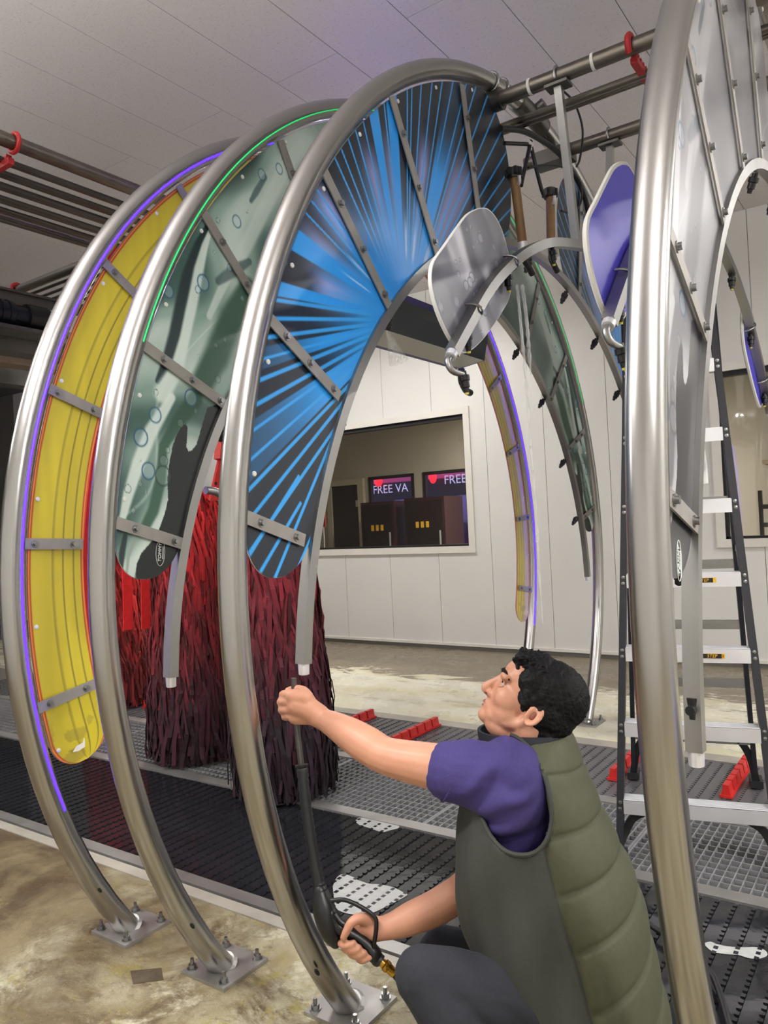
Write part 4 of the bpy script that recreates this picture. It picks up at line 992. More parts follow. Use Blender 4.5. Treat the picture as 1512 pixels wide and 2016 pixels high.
MB().tube([(-4.30, PY1, PZ), (-7.5, PY1, PZ)], .032, 12).build('beam', 'steel', t, smooth=True)
for i in range(7): MB().tube([(-4.30, PY1+.08+.085*i, PZ-.02), (-7.5, PY1+.08+.085*i, PZ-.02)], .011, 8).build('rod', 'steel_dark', t, smooth=True)
q = onz(28, 570, PZ); comb(q[0], PY1, PY1+.5, PZ, 'red clip on the lengthwise pipe at the left edge')
# drive motors and cross beams
t = thing('drive_motor', 'dark motor on the cross beam at the left edge', 'motor', tuple(onx(30, 625, -4.9)))
q = onx(35, 622, -4.9); o = np.array
MB().tube([q+o((0, -.45, 0)), q+o((0, -.05, 0)), q+o((0, -.04, 0)), q+o((0, .05, 0))], [.085, .085, .07, .07], 16).build('barrel', 'motor', t, smooth=True)
for k_ in range(7): MB().tube([q+o((0, -.42+.055*k_, 0)), q+o((0, -.40+.055*k_, 0))], .092, 16).build('fin', 'motor', t, smooth=True)
MB().tube([q+o((0, .05, 0)), q+o((0, .2, 0))], [.09, .09], 14).build('gearbox', 'black_plastic', t, smooth=True)
MB().box(tuple(q+o((-.1, -.5, -.12))), tuple(q+o((.1, .3, -.095)))).build('mount', 'steel_dark', t)
MB().box(tuple(q+o((-.08, .21, -.05))), tuple(q+o((.02, .5, .08)))).build('bracket', 'alu', t)
def cross_beam(px0, px1, X, h, m, label, sub=True):
    a, b = onx(*px0, X), onx(*px1, X)
    t = thing('cross_beam', label, 'beam', (X, a[1]-1.2, a[2]), 'cross beams at the left edge')
    za = (a[2]+b[2])/2
    y0 = a[1]-1.2; y1 = b[1]+.35
    MB().box((X-.06, y0, za-h/2), (X+.06, y1, za+h/2)).build('web', m, t)
    for s in (-1, 1): MB().box((X-.085, y0, za+s*h/2-.008), (X+.085, y1, za+s*h/2+.008)).build('flange', m, t)
    MB().bar((X, y0+.03, za+h/2), (X, y0+.03, CEIL), .05, .05).build('hanger', 'frame_grey', t)
cross_beam((0, 592), (100, 606), -5.0, .10, 'frame_grey', 'grey beam above the dark motor')
cross_beam((0, 678), (70, 686), -5.3, .11, 'frame_grey', 'grey beam below the dark motor')
cross_beam((0, 702), (60, 712), -5.7, .10, 'frame_brown', 'brown beam below the grey one at the left edge')
cross_beam((0, 735), (50, 745), -6.1, .16, 'steel_dark', 'lowest dark beam at the left edge')
# ------------------------------------------------------------------ brushes
def brush(name, label, x, y, z0, z1, rtop, rbot, n, seed, pal):
    t = thing(name, label, 'brush', (x, y, 0), 'vertical cloth brushes')
    rs = random.Random(seed); V = []; Fc = []; C = []
    for i in range(n):
        zs = z0+(z1-z0)*(i+rs.random())/n
        a = i*2.39996+rs.uniform(-.25, .25)
        f = (zs-z0)/(z1-z0)
        R = rtop+(rbot-rtop)*(1-f)**1.3+rs.uniform(-.03, .03)
        L = rs.uniform(.45, .75); w = rs.uniform(.006, .0125)
        tn = np.array((-math.sin(a), math.cos(a), 0)); rd = np.array((math.cos(a), math.sin(a), 0))
        base = len(V); seg = 6
        c = np.array(pal[0])*(1-f)**1.0+np.array(pal[1])*f  # lower cloth darker: wetness, with shade and blue light in the colour
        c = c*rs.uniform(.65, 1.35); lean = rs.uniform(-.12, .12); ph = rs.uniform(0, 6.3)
        for s in range(seg+1):
            u = s/seg
            rad = .06+(R-.06)*min(1, (u*2.6))**.7+.018*math.sin(u*9+ph)*u
            if u > .6: rad -= .03*(u-.6)
            zz = max(.012+.02*rs.random(), zs+.04*math.sin(min(1, u*2)*1.57)-L*max(0, u-.12)**1.15)
            ctr = np.array((x, y, 0))+rd*rad+tn*(lean*u+.012*math.sin(u*7+ph))+np.array((0, 0, zz))
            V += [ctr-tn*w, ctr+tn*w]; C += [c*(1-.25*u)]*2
            if s: Fc.append((base+2*s-2, base+2*s-1, base+2*s+1, base+2*s))
    org = ORG[t]
    me = bpy.data.meshes.new('cloth_strips'); me.from_pydata([tuple(v-org) for v in V], [], Fc); me.update()
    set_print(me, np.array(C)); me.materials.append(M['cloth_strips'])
    o_ = bpy.data.objects.new('cloth_strips', me); COL.objects.link(o_); o_.parent = t; o_['kind'] = 'stuff'
    md = o_.modifiers.new('thickness', 'SOLIDIFY'); md.thickness = .003
    MB().tube([(x, y, .02), (x, y, z1+.1)], .07, 14).build('core', 'steel_dark', t, smooth=True)
    MB().tube([(x, y, z1+.06), (x, y, z1+.1), (x, y, z1+.13)], [.12, .12, .05], 18).build('top_hub', 'red_plastic', t, smooth=True)
    MB().tube([(x, y, z1+.12), (x, y, z1+.7)], .035, 10).build('shaft', 'steel_dark', t, smooth=True)
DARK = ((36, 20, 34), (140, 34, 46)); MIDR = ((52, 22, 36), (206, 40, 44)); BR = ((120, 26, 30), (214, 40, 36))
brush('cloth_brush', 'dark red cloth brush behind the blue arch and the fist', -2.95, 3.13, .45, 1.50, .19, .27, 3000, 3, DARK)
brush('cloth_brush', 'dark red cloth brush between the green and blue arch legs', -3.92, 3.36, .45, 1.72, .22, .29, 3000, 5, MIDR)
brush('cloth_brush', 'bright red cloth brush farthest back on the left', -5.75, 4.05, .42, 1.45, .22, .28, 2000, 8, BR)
# red arm beside the brush
q0, q1 = onx(420, 930, -3.6), onx(470, 860, -3.6)
t = thing('brush_arm', 'red perforated arm above the middle brush', 'arm', tuple(q0))
MB().prism([onx(*p, -3.6) for p in ((414, 985), (460, 985), (470, 900), (452, 880), (432, 905))], (-.02, 0, 0)).build('plate', 'red_plastic', t)
for p in ((425, 952), (437, 955), (450, 950)):
    c = onx(*p, -3.6); MB().cyl(c+o((.001, 0, 0)), c+o((-.004, 0, 0)), .012, 10).build('hole', 'black_gasket', t)
MB().bar(onx(432, 905, -3.6), (-3.62, 3.5, 2.6), .05, .05).build('boom', 'red_plastic', t)
# mitter strips hanging behind the yellow and green arches
def strip(px, pyb, wpx, X, label, ztop=3.2):
    b = onx(px, pyb, X); w_ = wpx*np.linalg.norm(b-CAM)/F_PX
    st = MB(); n = 10
    path = [(X+.01*math.sin(i*.9), b[1]+.004*math.sin(i*1.3), b[2]+(ztop-b[2])*i/n) for i in range(n+1)]
    st.rectsweep(path, w_, .006, (0, 1, 0)); s_ = st.build('cloth_strip', 'red_cloth', None, loc=(X, b[1], ztop)); tag(s_, label, 'cloth strip', 'red curtain strips')
strip(252, 1240, 20, -3.80, 'bright red hanging strip below the green panel, left one')
strip(287, 1237, 19, -3.80, 'bright red hanging strip below the green panel, right one')

# ------------------------------------------------------------------ stepladder
LA = math.radians(14); e_ = o((math.cos(LA), math.sin(LA), 0)); n_ = o((-math.sin(LA), math.cos(LA), 0))
FL = o((-1.09, 3.125, 0)); W0 = .60; TOPZ = 2.42
lad = thing('stepladder', 'black fibreglass stepladder with aluminium steps on the trench grating', 'ladder', tuple(FL+e_*.3))
def rail_pt(side, z, rear=False):
    f = z/TOPZ; wv = W0-(W0-.34)*f; cc = FL+e_*(W0/2)+(n_*(1.06-.62*f) if rear else n_*(.40*f))
    if rear: wv = .60-.22*f
    return cc+e_*side*wv/2+o((0, 0, z))
for s in (-1, 1):
    mb = MB(); mb.bar(rail_pt(s, .03), rail_pt(s, TOPZ-.06), .028, .075, n_); rl = mb.build('front_rail', 'fibreglass', lad)
    for k_ in range(8):
        for dz in (-.013, .013):
            c = rail_pt(s, .235+.305*k_+dz)+e_*s*.0+n_*(-.0375); MB().tube([c+n_*.002, c-n_*.003, c-n_*.0045], [.009, .008, .004], 8).build('rivet', 'bolt', rl, smooth=True)
    MB().bar(rail_pt(s, .03, True), rail_pt(s, TOPZ-.06, True), .022, .055, n_).build('rear_rail', 'fibreglass', lad)
    for rear in (False, True):
        c = rail_pt(s, .0, rear); MB().prism([c+e_*-.03+n_*-.055+o((0, 0, .009)), c+e_*.03+n_*-.055+o((0, 0, .009)), c+e_*.03+n_*.055+o((0, 0, .009)), c+e_*-.03+n_*.055+o((0, 0, .009))], (0, 0, .035)).build('foot_pad', 'black_rubber', lad)
    br = [rail_pt(s, .04, True)-n_*.02, rail_pt(s, .17, True)-e_*s*.02, rail_pt(s, .27, True)-e_*s*.07, rail_pt(s, .33, True)-e_*s*.14]
    MB().rectsweep(spline(br, 4), .03, .035, n_).build('foot_brace', 'black_plastic', lad)
    br = [rail_pt(s, .0)+o((0, 0, .06)), rail_pt(s, .12)-e_*s*.02, rail_pt(s, .18)-e_*s*.05, rail_pt(s, .21)-e_*s*.10]
    MB().rectsweep(spline(br, 4), .03, .03, n_).build('foot_brace', 'black_plastic', lad)
stp = []
for k_ in range(7):
    z = .235+.305*k_; a, b = rail_pt(-1, z)+e_*.014, rail_pt(1, z)-e_*.014
    mb = MB(); mid = (a+b)/2; hl = np.linalg.norm(b-a)/2
    mb.obox(mid+n_*.0+o((0, 0, .02)), e_*hl, n_*.042, o((0, 0, .004)))
    mb.obox(mid-n_*.040+o((0, 0, -.004)), e_*hl, n_*.003, o((0, 0, .028)))
    mb.obox(mid+n_*.040+o((0, 0, .006)), e_*hl, n_*.003, o((0, 0, .016)))
    for r_ in range(5): mb.obox(mid+n_*(-.03+.015*r_)+o((0, 0, .0255)), e_*hl, n_*.003, o((0, 0, .0015)))
    so = mb.build('step', 'alu', lad); stp.append((so, mid, hl))
    a, b = rail_pt(-1, z+.02, True), rail_pt(1, z+.02, True); mid2 = (a+b)/2; h2 = np.linalg.norm(b-a)/2
    mb = MB(); mb.obox(mid2, e_*h2, n_*.012, o((0, 0, .022))); mb.obox(mid2-n_*.014, e_*h2, n_*.003, o((0, 0, .008)))
    mb.build('rear_bar', 'steel_dull', lad)
for s in (-1, 1):
    p0 = rail_pt(s, 1.23)+n_*.03; p1 = rail_pt(s, 1.25, True); pm_ = (p0+p1)/2+o((0, 0, -.05))
    MB().rectsweep([p0, (p0+pm_)/2+o((0, 0, -.012)), pm_, (p1+pm_)/2+o((0, 0, .03)), p1], .004, .03, e_).build('spreader', 'steel_dull', lad)
MB().obox(FL+e_*(W0/2)+n_*.43+o((0, 0, TOPZ-.03)), e_*.19, n_*.12, o((0, 0, .035))).build('top_cap', 'black_plastic', lad)
for k_, full_lbl in ((2, True), (3, False)):
    so, mid, hl = stp[k_]
    c = mid-n_*.0438+o((0, 0, -.004))+e_*(.075 if full_lbl else .06)
    MB().obox(c, e_*.07, n_*.0006, o((0, 0, .010))).build('label', 'label_yellow', so)
    MB().obox(c+e_*.022-n_*.0006, e_*.036, n_*.0006, o((0, 0, .0095))).build('label_field', 'logo_black', so)
    put_text('STEP', .0185, tuple(c+e_*.022-n_*.0018), tuple(e_), (0, 0, 1), 'label_yellow', so, 'label_lettering', .15)
    for d_ in (-.030, -.022): MB().prism([c+e_*(d_-.003)-n_*.0008+o((0, 0, -.0095)), c+e_*(d_)-n_*.0008+o((0, 0, -.0095)), c+e_*(d_+.006)-n_*.0008+o((0, 0, .0095)), c+e_*(d_+.003)-n_*.0008+o((0, 0, .0095))], tuple(-n_*.0008)).build('label_stripe', 'logo_black', so)
    if full_lbl: put_text('3', .016, tuple(c+e_*.063-n_*.0012), tuple(e_), (0, 0, 1), 'logo_black', so, 'label_number')
# black valve on the grey arch inner tube low
e2 = onx(1358, 1400, RX); MB().tube([e2+o((0, .03, -.022)), e2+o((0, .03, .022))], .014, 12).cyl(e2, e2+o((0, .03, 0)), .010, 10).build('valve_knob', 'black_plastic', A_GREY, smooth=True)
# sticker on the green far leg
q = onz(1158, 1413); st = onx(1158, 1381, GX+.04)
MB().obox(st, (.002, 0, 0), (0, .014, 0), (0, 0, .016)).build('sticker', 'logo_black', A_GREEN)
MB().obox(st+o((.0025, 0, -.003)), (.0005, 0, 0), (0, .009, 0), (0, 0, .0025)).build('sticker_line', 'white_edge', A_GREEN)
mat('patch_dark', (78, 68, 52), .6, noise=(20, .3), bump=(40, .3))
fp = [onz(*q, .0) for q in ((256, 1912), (318, 1906), (322, 1930), (262, 1938))]
g_ = MB().prism([f+o((0, 0, .0005)) for f in fp], (0, 0, .001)).build('floor_patch', 'patch_dark', None, loc=tuple(fp[0])); tag(g_, 'dark square patch on the floor left of the green arch plate', 'patch')  # thin flat dark sheet on the floor
# ------------------------------------------------------------------ wet reflections on the near belt, put into pale flat patches
mat('belt_reflection', (176, 178, 176), .12, noise=(22, .10, .08), bump=(30, .05))
def belt_reflection(label, pts, x0, y0, k):
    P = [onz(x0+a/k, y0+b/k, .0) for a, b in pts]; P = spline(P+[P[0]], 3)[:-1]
    f_ = MB().prism([q+o((0, 0, .0008)) for q in P], (0, 0, .0012)).build('reflection_patch', 'belt_reflection', None, loc=tuple(P[0])); tag(f_, label, 'belt_reflection', 'painted reflections on the near belt')
belt_reflection('large pale painted reflection on the belt beside the trigger gun', [(335, 290), (370, 215), (430, 185), (520, 215), (560, 240), (660, 270), (740, 275), (860, 300), (960, 350), (985, 370), (860, 440), (760, 490), (690, 520), (560, 545), (380, 500), (345, 400)], 580, 1680, 4.447)
belt_reflection('small pale painted reflection on the belt below the rail', [(300, 890), (340, 860), (430, 870), (530, 890), (640, 915), (720, 935), (730, 960), (640, 985), (560, 1000), (440, 960), (340, 930)], 640, 1440, 5.04)
belt_reflection('pale painted reflection on the belt right of the grey arch leg', [(830, 850), (900, 830), (960, 850), (1080, 880), (1250, 890), (1400, 890), (1490, 930), (1500, 980), (1400, 1010), (1300, 1000), (1200, 970), (1060, 960), (920, 930)], 1230, 1700, 5.362)
# ------------------------------------------------------------------ falling water
def stream(label, pts, r):
    n = len(pts); P = spline(pts, 6); R = [r*(.55+.45*math.sin(1.7*i)**2)*(1 if i < len(P)-3 else .4) for i in range(len(P))]
    o_ = MB().tube(P, R, 8).build('water_stream', 'water', None, smooth=True, loc=tuple(pts[0])); tag(o_, label, 'water', 'falling water'); return o_
s0 = onx(1018, 560, -1.17); stream('thin stream of water falling from the middle nozzle', [s0, s0+o((0, .012, -.12)), s0+o((0, .03, -.30)), s0+o((0, .045, -.55)), s0+o((0, .06, -.85)), s0+o((0, .07, -1.25))], .007)
s0 = onx(1028, 560, -1.17); stream('short splash of water beside the middle nozzle stream', [s0, s0+o((0, .02, -.10)), s0+o((0, .03, -.22)), s0+o((0, .035, -.33))], .009)
s0 = onx(762, 650, -1.9); 
cn = MB(); cn.tube([s0, s0+o((0, .03, -.05)), s0+o((0, .08, -.13))], [.006, .02, .045], 10); oo = cn.build('water_stream', 'water', None, smooth=True, loc=tuple(s0)); tag(oo, 'fan of spray under the trough beside the blue inner tube', 'water', 'falling water')
# ------------------------------------------------------------------ the squatting worker
mat('skin', (192, 138, 112), .48, noise=(30, .05), bump=(220, .06))
M['skin'].node_tree.nodes['Principled BSDF'].inputs['Subsurface Weight'].default_value = .12
M['skin'].node_tree.nodes['Principled BSDF'].inputs['Subsurface Radius'].default_value = (.012, .005, .003)
mat('hair', (9, 9, 11), .6, spec=.2, bump=(160, .3))
mat('shirt_purple', (58, 48, 106), .85, noise=(150, .06), bump=(220, .1))
mat('vest_side', (52, 54, 49), .8, noise=(60, .06), bump=(160, .08))
mat('vest_quilt', (64, 66, 46), .72, noise=(50, .06), bump=(120, .08))
mat('trousers', (34, 36, 44), .9, noise=(120, .1), bump=(200, .1))
mat('eye_white', (176, 164, 156), .25); mat('iris', (38, 24, 18), .2); mat('lip', (156, 96, 84), .5); mat('nail', (214, 168, 146), .35); mat('shoe', (30, 30, 32), .6)
person = thing('person', 'man in olive vest and purple shirt squatting and looking up at the arch', 'person', tuple(dep(1150, 1985, 1.9)*o((1, 1, 0))))
PORG = ORG[person]
def W(px, py, t): return dep(px, py, t)
def chain(mb, pts, n=14, sub=4):
    """tapered limb through (point, radius) pairs"""
    P = [np.append(p, r) for p, r in pts]; Q = spline(P, sub)
    mb.tube([q[:3] for q in Q], [max(.001, q[3]) for q in Q], n)
    mb.sph(Q[0][:3], Q[0][3]); mb.sph(Q[-1][:3], Q[-1][3])
    return mb
def remesh(mb, name, m, parent, voxel, smooth_it=2, fac=.5, deform=None, label=None, color=None):
    me = mb.mesh('tmp', PORG); ob = bpy.data.objects.new('tmp', me); COL.objects.link(ob)
    r = ob.modifiers.new('r', 'REMESH'); r.mode = 'VOXEL'; r.voxel_size = voxel
    if smooth_it:
        s_ = ob.modifiers.new('s', 'SMOOTH'); s_.factor = fac; s_.iterations = smooth_it
    me2 = bpy.data.meshes.new_from_object(ob.evaluated_get(bpy.context.evaluated_depsgraph_get()))
    bpy.data.objects.remove(ob); bpy.data.meshes.remove(me); me2.name = name
    if deform is not None:
        co = np.empty(len(me2.vertices)*3, np.float32); me2.vertices.foreach_get('co', co)
        no = np.empty(len(me2.vertices)*3, np.float32); me2.vertices.foreach_get('normal', no)
        co = co.reshape(-1, 3)+PORG; co = deform(co, no.reshape(-1, 3))-PORG
        me2.vertices.foreach_set('co', co.astype(np.float32).ravel())
    me2.polygons.foreach_set('use_smooth', [True]*len(me2.polygons)); me2.materials.clear(); me2.materials.append(M[m]); me2.update()
    ob = bpy.data.objects.new(name, me2); COL.objects.link(ob); ob.parent = parent; ORG[ob] = PORG
    if label: ob['label'] = label
    return ob
# head frame
HO = W(1060, 1383, 1.95)
yw = math.radians(18)
Hup = .545*RT+.84*UP; Hup /= np.linalg.norm(Hup)
Hfw0 = -.84*RT+.545*UP; Hfw0 /= np.linalg.norm(Hfw0)
Hfw = math.cos(yw)*Hfw0+math.sin(yw)*FW; Hlf = np.cross(Hup, Hfw)
def H(x, y, z): return HO+Hfw*x+Hlf*y+Hup*z
def hell(mb, c, r, nu=20, nv=14): mb.ell(H(*c), Hfw*r[0], Hlf*r[1], Hup*r[2], nu, nv)
body = MB()
# skull and face
hell(body, (.004, 0, .022), (.103, .077, .088), 24, 16)
hell(body, (.050, 0, -.030), (.062, .060, .080))
hell(body, (.060, 0, .030), (.056, .062, .050))
hell(body, (.045, 0, -.078), (.052, .050, .040))
hell(body, (.091, 0, -.1035), (.023, .026, .020))
hell(body, (.084, 0, -.076), (.028, .034, .028))
for s in (1, -1):
    chain(body, [(H(.080, .016*s, -.096), .018), (H(.040, .040*s, -.084), .015), (H(.006, .050*s, -.064), .014), (H(-.008, .054*s, -.02), .016)], 10)
    hell(body, (.062, .036*s, -.036), (.040, .028, .036))
    hell(body, (.097, .030*s, .010), (.019, .030, .012))
    hell(body, (.109, .015*s, -.050), (.011, .010, .009))
    # ear: bowl and rim
    ec = (-.010, .070*s, -.026)
    rim = [H(ec[0]+.017*math.sin(a)*.9-.004*math.cos(a), ec[1]+(.010+.006*(math.sin(a) < 0))*s, ec[2]+.026*math.cos(a)) for a in np.linspace(.5, 5.2, 14) * -1]
    chain(body, [(p, .0052 if k_ < 11 else .0065) for k_, p in enumerate(rim)], 8, 2)
    hell(body, (ec[0]-.004, ec[1]+.003*s, ec[2]), (.012, .008, .021), 12, 8)
    hell(body, (ec[0]+.003, ec[1]+.008*s, ec[2]-.024), (.008, .006, .009), 10, 8)
chain(body, [(H(.106, 0, .012), .009), (H(.116, 0, -.012), .0095), (H(.128, 0, -.036), .012), (H(.130, 0, -.047), .0125), (H(.116, 0, -.053), .009)], 10)
hell(body, (.106, 0, -.0740), (.0100, .022, .0055)); hell(body, (.104, 0, -.0855), (.0095, .020, .0060))
hell(body, (.094, 0, -.064), (.016, .022, .010))
hell(body, (.040, 0, -.108), (.052, .044, .030)); hell(body, (.046, 0, -.066), (.056, .059, .050)); hell(body, (.066, 0, -.088), (.040, .044, .030))
# neck and torso core
neckb = W(1062, 1478, 1.97)
chain(body, [(H(-.02, 0, -.03), .062), (H(-.025, 0, -.085), .060), (neckb, .062), (W(1055, 1540, 1.95), .09)], 16)
chain(body, [(W(1050, 1560, 1.95), .11), (W(1075, 1720, 1.93), .13), (W(1150, 1960, 1.92), .13)], 16)
# left (near) arm, reaching to the tube
LSh, LEl, LWr = W(1000, 1535, 1.865), W(757, 1487, 1.955), W(640, 1418, 2.085)
chain(body, [(LSh, .058), (W(930, 1524, 1.862), .060), (W(850, 1508, 1.890), .056), (W(800, 1498, 1.92), .051), (LEl, .047), (W(725, 1468, 1.985), .048), (W(690, 1446, 2.025), .044), (W(660, 1428, 2.06), .036), (LWr, .0305), (W(622, 1408, 2.10), .031)], 16)
# left fist: back of the hand towards us, fingers closing behind the tube
def pp(*q): return W(*q)
hb = MB()
chain(body, [(pp(628, 1408, 2.095), .030), (pp(606, 1396, 2.105), .033), (pp(586, 1390, 2.108), .031)], 12)
chain(body, [(pp(600, 1375, 2.105), .026), (pp(577, 1372, 2.108), .022)], 10); chain(body, [(pp(606, 1410, 2.105), .024), (pp(582, 1412, 2.110), .021)], 10)
for i, (yk, rr) in enumerate(((1366, .0108), (1381, .0112), (1397, .0108), (1411, .0095))):
    xk = (564, 560, 562, 568)[i]
    chain(body, [(pp(xk+22, yk+1, 2.104), rr+.002), (pp(xk, yk, 2.112), rr+.0012), (pp(xk-8, yk+1, 2.140), rr), (pp(xk-5, yk+2, 2.172), rr), (pp(xk+5, yk+2, 2.200), rr-.0008), (pp(xk+19, yk+1, 2.208), rr-.001), (pp(xk+32, yk+1, 2.196), rr-.002)], 10, 3)
chain(body, [(pp(612, 1384, 2.11), .018), (pp(602, 1364, 2.125), .0145), (pp(590, 1357, 2.150), .0125), (pp(576, 1357, 2.180), .011), (pp(566, 1359, 2.195), .009)], 10, 3)
# right (far) arm
chain(body, [(W(1085, 1530, 2.12), .062), (W(1000, 1640, 2.12), .052), (W(930, 1735, 2.10), .047), (W(870, 1780, 2.075), .046), (W(810, 1808, 2.055), .042), (W(775, 1822, 2.045), .034), (W(752, 1828, 2.04), .030), (W(738, 1830, 2.04), .030)], 16)
# right hand around the pistol grip
chain(body, [(pp(742, 1828, 2.042), .030), (pp(722, 1822, 2.048), .030), (pp(704, 1828, 2.056), .027)], 12)
chain(body, [(pp(724, 1842, 2.052), .026), (pp(708, 1850, 2.058), .022)], 10)
for i in range(4):
    bx, by = 690+10.5*i, 1836+10*i; rr = (.0100, .0108, .0105, .0092)[i]; L_ = (0, 2, 1, -3)[i]
    chain(body, [(pp(bx+10, by-8, 2.060), rr+.002), (pp(bx-9-L_, by+2, 2.058), rr+.001), (pp(bx-20-L_, by+14, 2.040), rr), (pp(bx-18-L_, by+23, 2.015), rr), (pp(bx-7, by+25, 1.999), rr), (pp(bx+6, by+20, 1.997), rr-.0012)], 10, 3)
chain(body, [(pp(728, 1812, 2.035), .018), (pp(708, 1808, 2.015), .0150), (pp(692, 1816, 2.003), .0130), (pp(683, 1832, 1.999), .0118), (pp(676, 1846, 1.999), .0095)], 10, 3)
# legs inside the trousers, down to the floor
def knee_leg(mbk, hip, knee, ank, k):
    chain(mbk, [(hip, .098*k), ((hip*.6+knee*.4), .088*k), ((hip*.25+knee*.75), .074*k), (knee, .066*k)], 16)
    chain(mbk, [(knee, .064*k), (knee*.65+ank*.35+o((.03, 0, 0)), .062*k), (knee*.3+ank*.7, .048*k), (ank, .040*k)], 14)
hipL, hipR = W(1150, 1990, 1.83), W(1165, 1985, 2.02)
knL, knR = W(832, 1921, 1.74), W(872, 1868, 2.13)
ankL = o((knL[0]+.12, knL[1]+.03, .09)); ankR = o((knR[0]+.14, knR[1]+.02, .09))
knee_leg(body, hipL, knL, ankL, .8); knee_leg(body, hipR, knR, ankR, .8)
skin = remesh(body, 'body', 'skin', person, .0042, 5, .5)
mat('skin_deep', (132, 74, 60), .6)
for s in (1, -1):
    cc = MB(); hell(cc, (-.008, .0795*s, -.027), (.0075, .004, .012), 12, 8); cc.build('ear_hollow', 'skin_deep', person, smooth=True)
    cc = MB(); hell(cc, (.1225, .0115*s, -.0555), (.0045, .004, .0026), 10, 6); cc.build('nostril', 'skin_deep', person, smooth=True)
# face details
for s in (1, -1):
    ec = (.0890, .031*s, -.009)
    ev = MB(); hell(ev, ec, (.0125, .0125, .0125), 14, 10); eo = ev.build('eyeball', 'eye_white', person, smooth=True)
    d = np.array((.80, .16*s, .45)); d /= np.linalg.norm(d)
    c = np.array(ec)+d*.0085; ir = MB(); hell(ir, tuple(c), (.0060, .0066, .0066), 12, 8); ir.build('iris', 'iris', eo, smooth=True)
    lid = MB(); chain(lid, [(H(.099, .018*s, -.004), .003), (H(.1035, .031*s, .002), .0034), (H(.094, .044*s, -.004), .003)], 8); lid.build('eyelid', 'skin', person, smooth=True)
    lid = MB(); chain(lid, [(H(.098, .019*s, -.016), .003), (H(.1015, .031*s, -.0195), .003), (H(.093, .043*s, -.014), .0028)], 8); lid.build('eyelid', 'skin', person, smooth=True)
    lsh = MB(); chain(lsh, [(H(.102, .019*s, -.003), .0012), (H(.1065, .031*s, .002), .0014), (H(.097, .044*s, -.004), .0012)], 6); lsh.build('eyelash', 'hair', person)
    bw = MB(); chain(bw, [(H(.1145, .013*s, .014), .0035), (H(.1160, .028*s, .021), .0046), (H(.1040, .045*s, .019), .0040), (H(.088, .055*s, .010), .0022)], 8); bw.build('eyebrow', 'hair', person, smooth=True)
lp = MB(); chain(lp, [(H(.102, .021, -.0785), .0018), (H(.1135, .008, -.0750), .0034), (H(.1155, 0, -.0758), .0034), (H(.1135, -.008, -.0750), .0034), (H(.102, -.021, -.0785), .0018)], 8)
chain(lp, [(H(.1015, .019, -.0805), .0018), (H(.1105, .008, -.0845), .0037), (H(.1120, 0, -.0848), .0039), (H(.1105, -.008, -.0845), .0037), (H(.1015, -.019, -.0805), .0018)], 8)
lp.build('lips', 'lip', person, smooth=True)
# hair
hm = MB()
hell(hm, (-.016, 0, .036), (.098, .083, .086), 26, 16)
hell(hm, (-.030, 0, -.004), (.078, .080, .074), 22, 14)
hell(hm, (-.052, 0, -.050), (.050, .062, .050), 18, 12)
hell(hm, (.040, 0, .078), (.052, .060, .036), 18, 12)
hell(hm, (.078, 0, .068), (.034, .052, .028), 16, 10)
for s in (1, -1):
    hell(hm, (.030, .056*s, .036), (.044, .024, .040), 14, 10); hell(hm, (.016, .060*s, .004), (.038, .020, .034), 14, 10)
    chain(hm, [(H(.030, .066*s, .010), .016), (H(.026, .0715*s, -.014), .011), (H(.020, .0725*s, -.030), .006)], 8)
rs = random.Random(5)
for i in range(150):
    a = rs.uniform(-1.2, 1.2); x = rs.uniform(.0, .098); yq = rs.uniform(-.05, .058); zz = .112-.9*(x-.03)**2*6-yq*yq*9
    p0 = np.array((x, yq, zz-.016)); rr = rs.uniform(.007, .013); tw = rs.uniform(0, 6.3)
    pts = [(H(*(p0+np.array((rr*math.cos(tw+t_*4.5)+t_*.006, rr*math.sin(tw+t_*4.5), t_*.020)))), .0042-.0022*t_) for t_ in np.linspace(0, 1, 6)]
    chain(hm, pts, 6, 1)
def hair_noise(co, no):
    d = co-HO; x = d@Hfw; y = d@Hlf; z = d@Hup
    n1 = vnoise(x*90+20, (y+z)*160+30, 41)-.5; n2 = vnoise((x-z)*220+40, y*120+50, 42)-.5
    return co+no*(.0030*n1+.0028*n2)[:, None]
remesh(hm, 'hair', 'hair', person, .0034, 1, .4, hair_noise)
# purple shirt: shoulder, sleeve
sm = MB()
sm.ell(W(1004, 1552, 1.850), RT*.098, UP*.120, FW*.108, 22, 16)
chain(sm, [(W(1010, 1530, 1.86), .088), (W(960, 1525, 1.85), .084), (W(918, 1522, 1.862), .077), (W(888, 1518, 1.872), .0730)], 20)
chain(sm, [(W(1012, 1560, 1.895), .115), (W(1006, 1620, 1.89), .110), (W(1010, 1680, 1.90), .10)], 18)
sm.ell(W(1020, 1492, 1.91), RT*.09, UP*.045, FW*.10, 18, 12)
def shirt_folds(co, no):
    d = co-W(900, 1520, 1.85); u = d@RT; v = d@UP; t_ = d@FW
    f = .0065*np.sin(95*(v*.8-u*.55)+6*vnoise(u*14+3, v*14+7, 51))*sstep(-.02, .06, u)*(1-sstep(.10, .20, u))
    return co+no*f[:, None]
remesh(sm, 'shirt', 'shirt_purple', person, .005, 3, .5, shirt_folds, label='purple short-sleeved shirt')
hemr = [W(888, 1518, 1.872)+.0725*(math.cos(a)*(UP*.94+RT*.34)+math.sin(a)*FW) for a in np.linspace(0, 2*math.pi, 28, endpoint=False)]
MB().tube(hemr, .0035, 6, closed=True).build('sleeve_hem', 'shirt_purple', person, smooth=True)
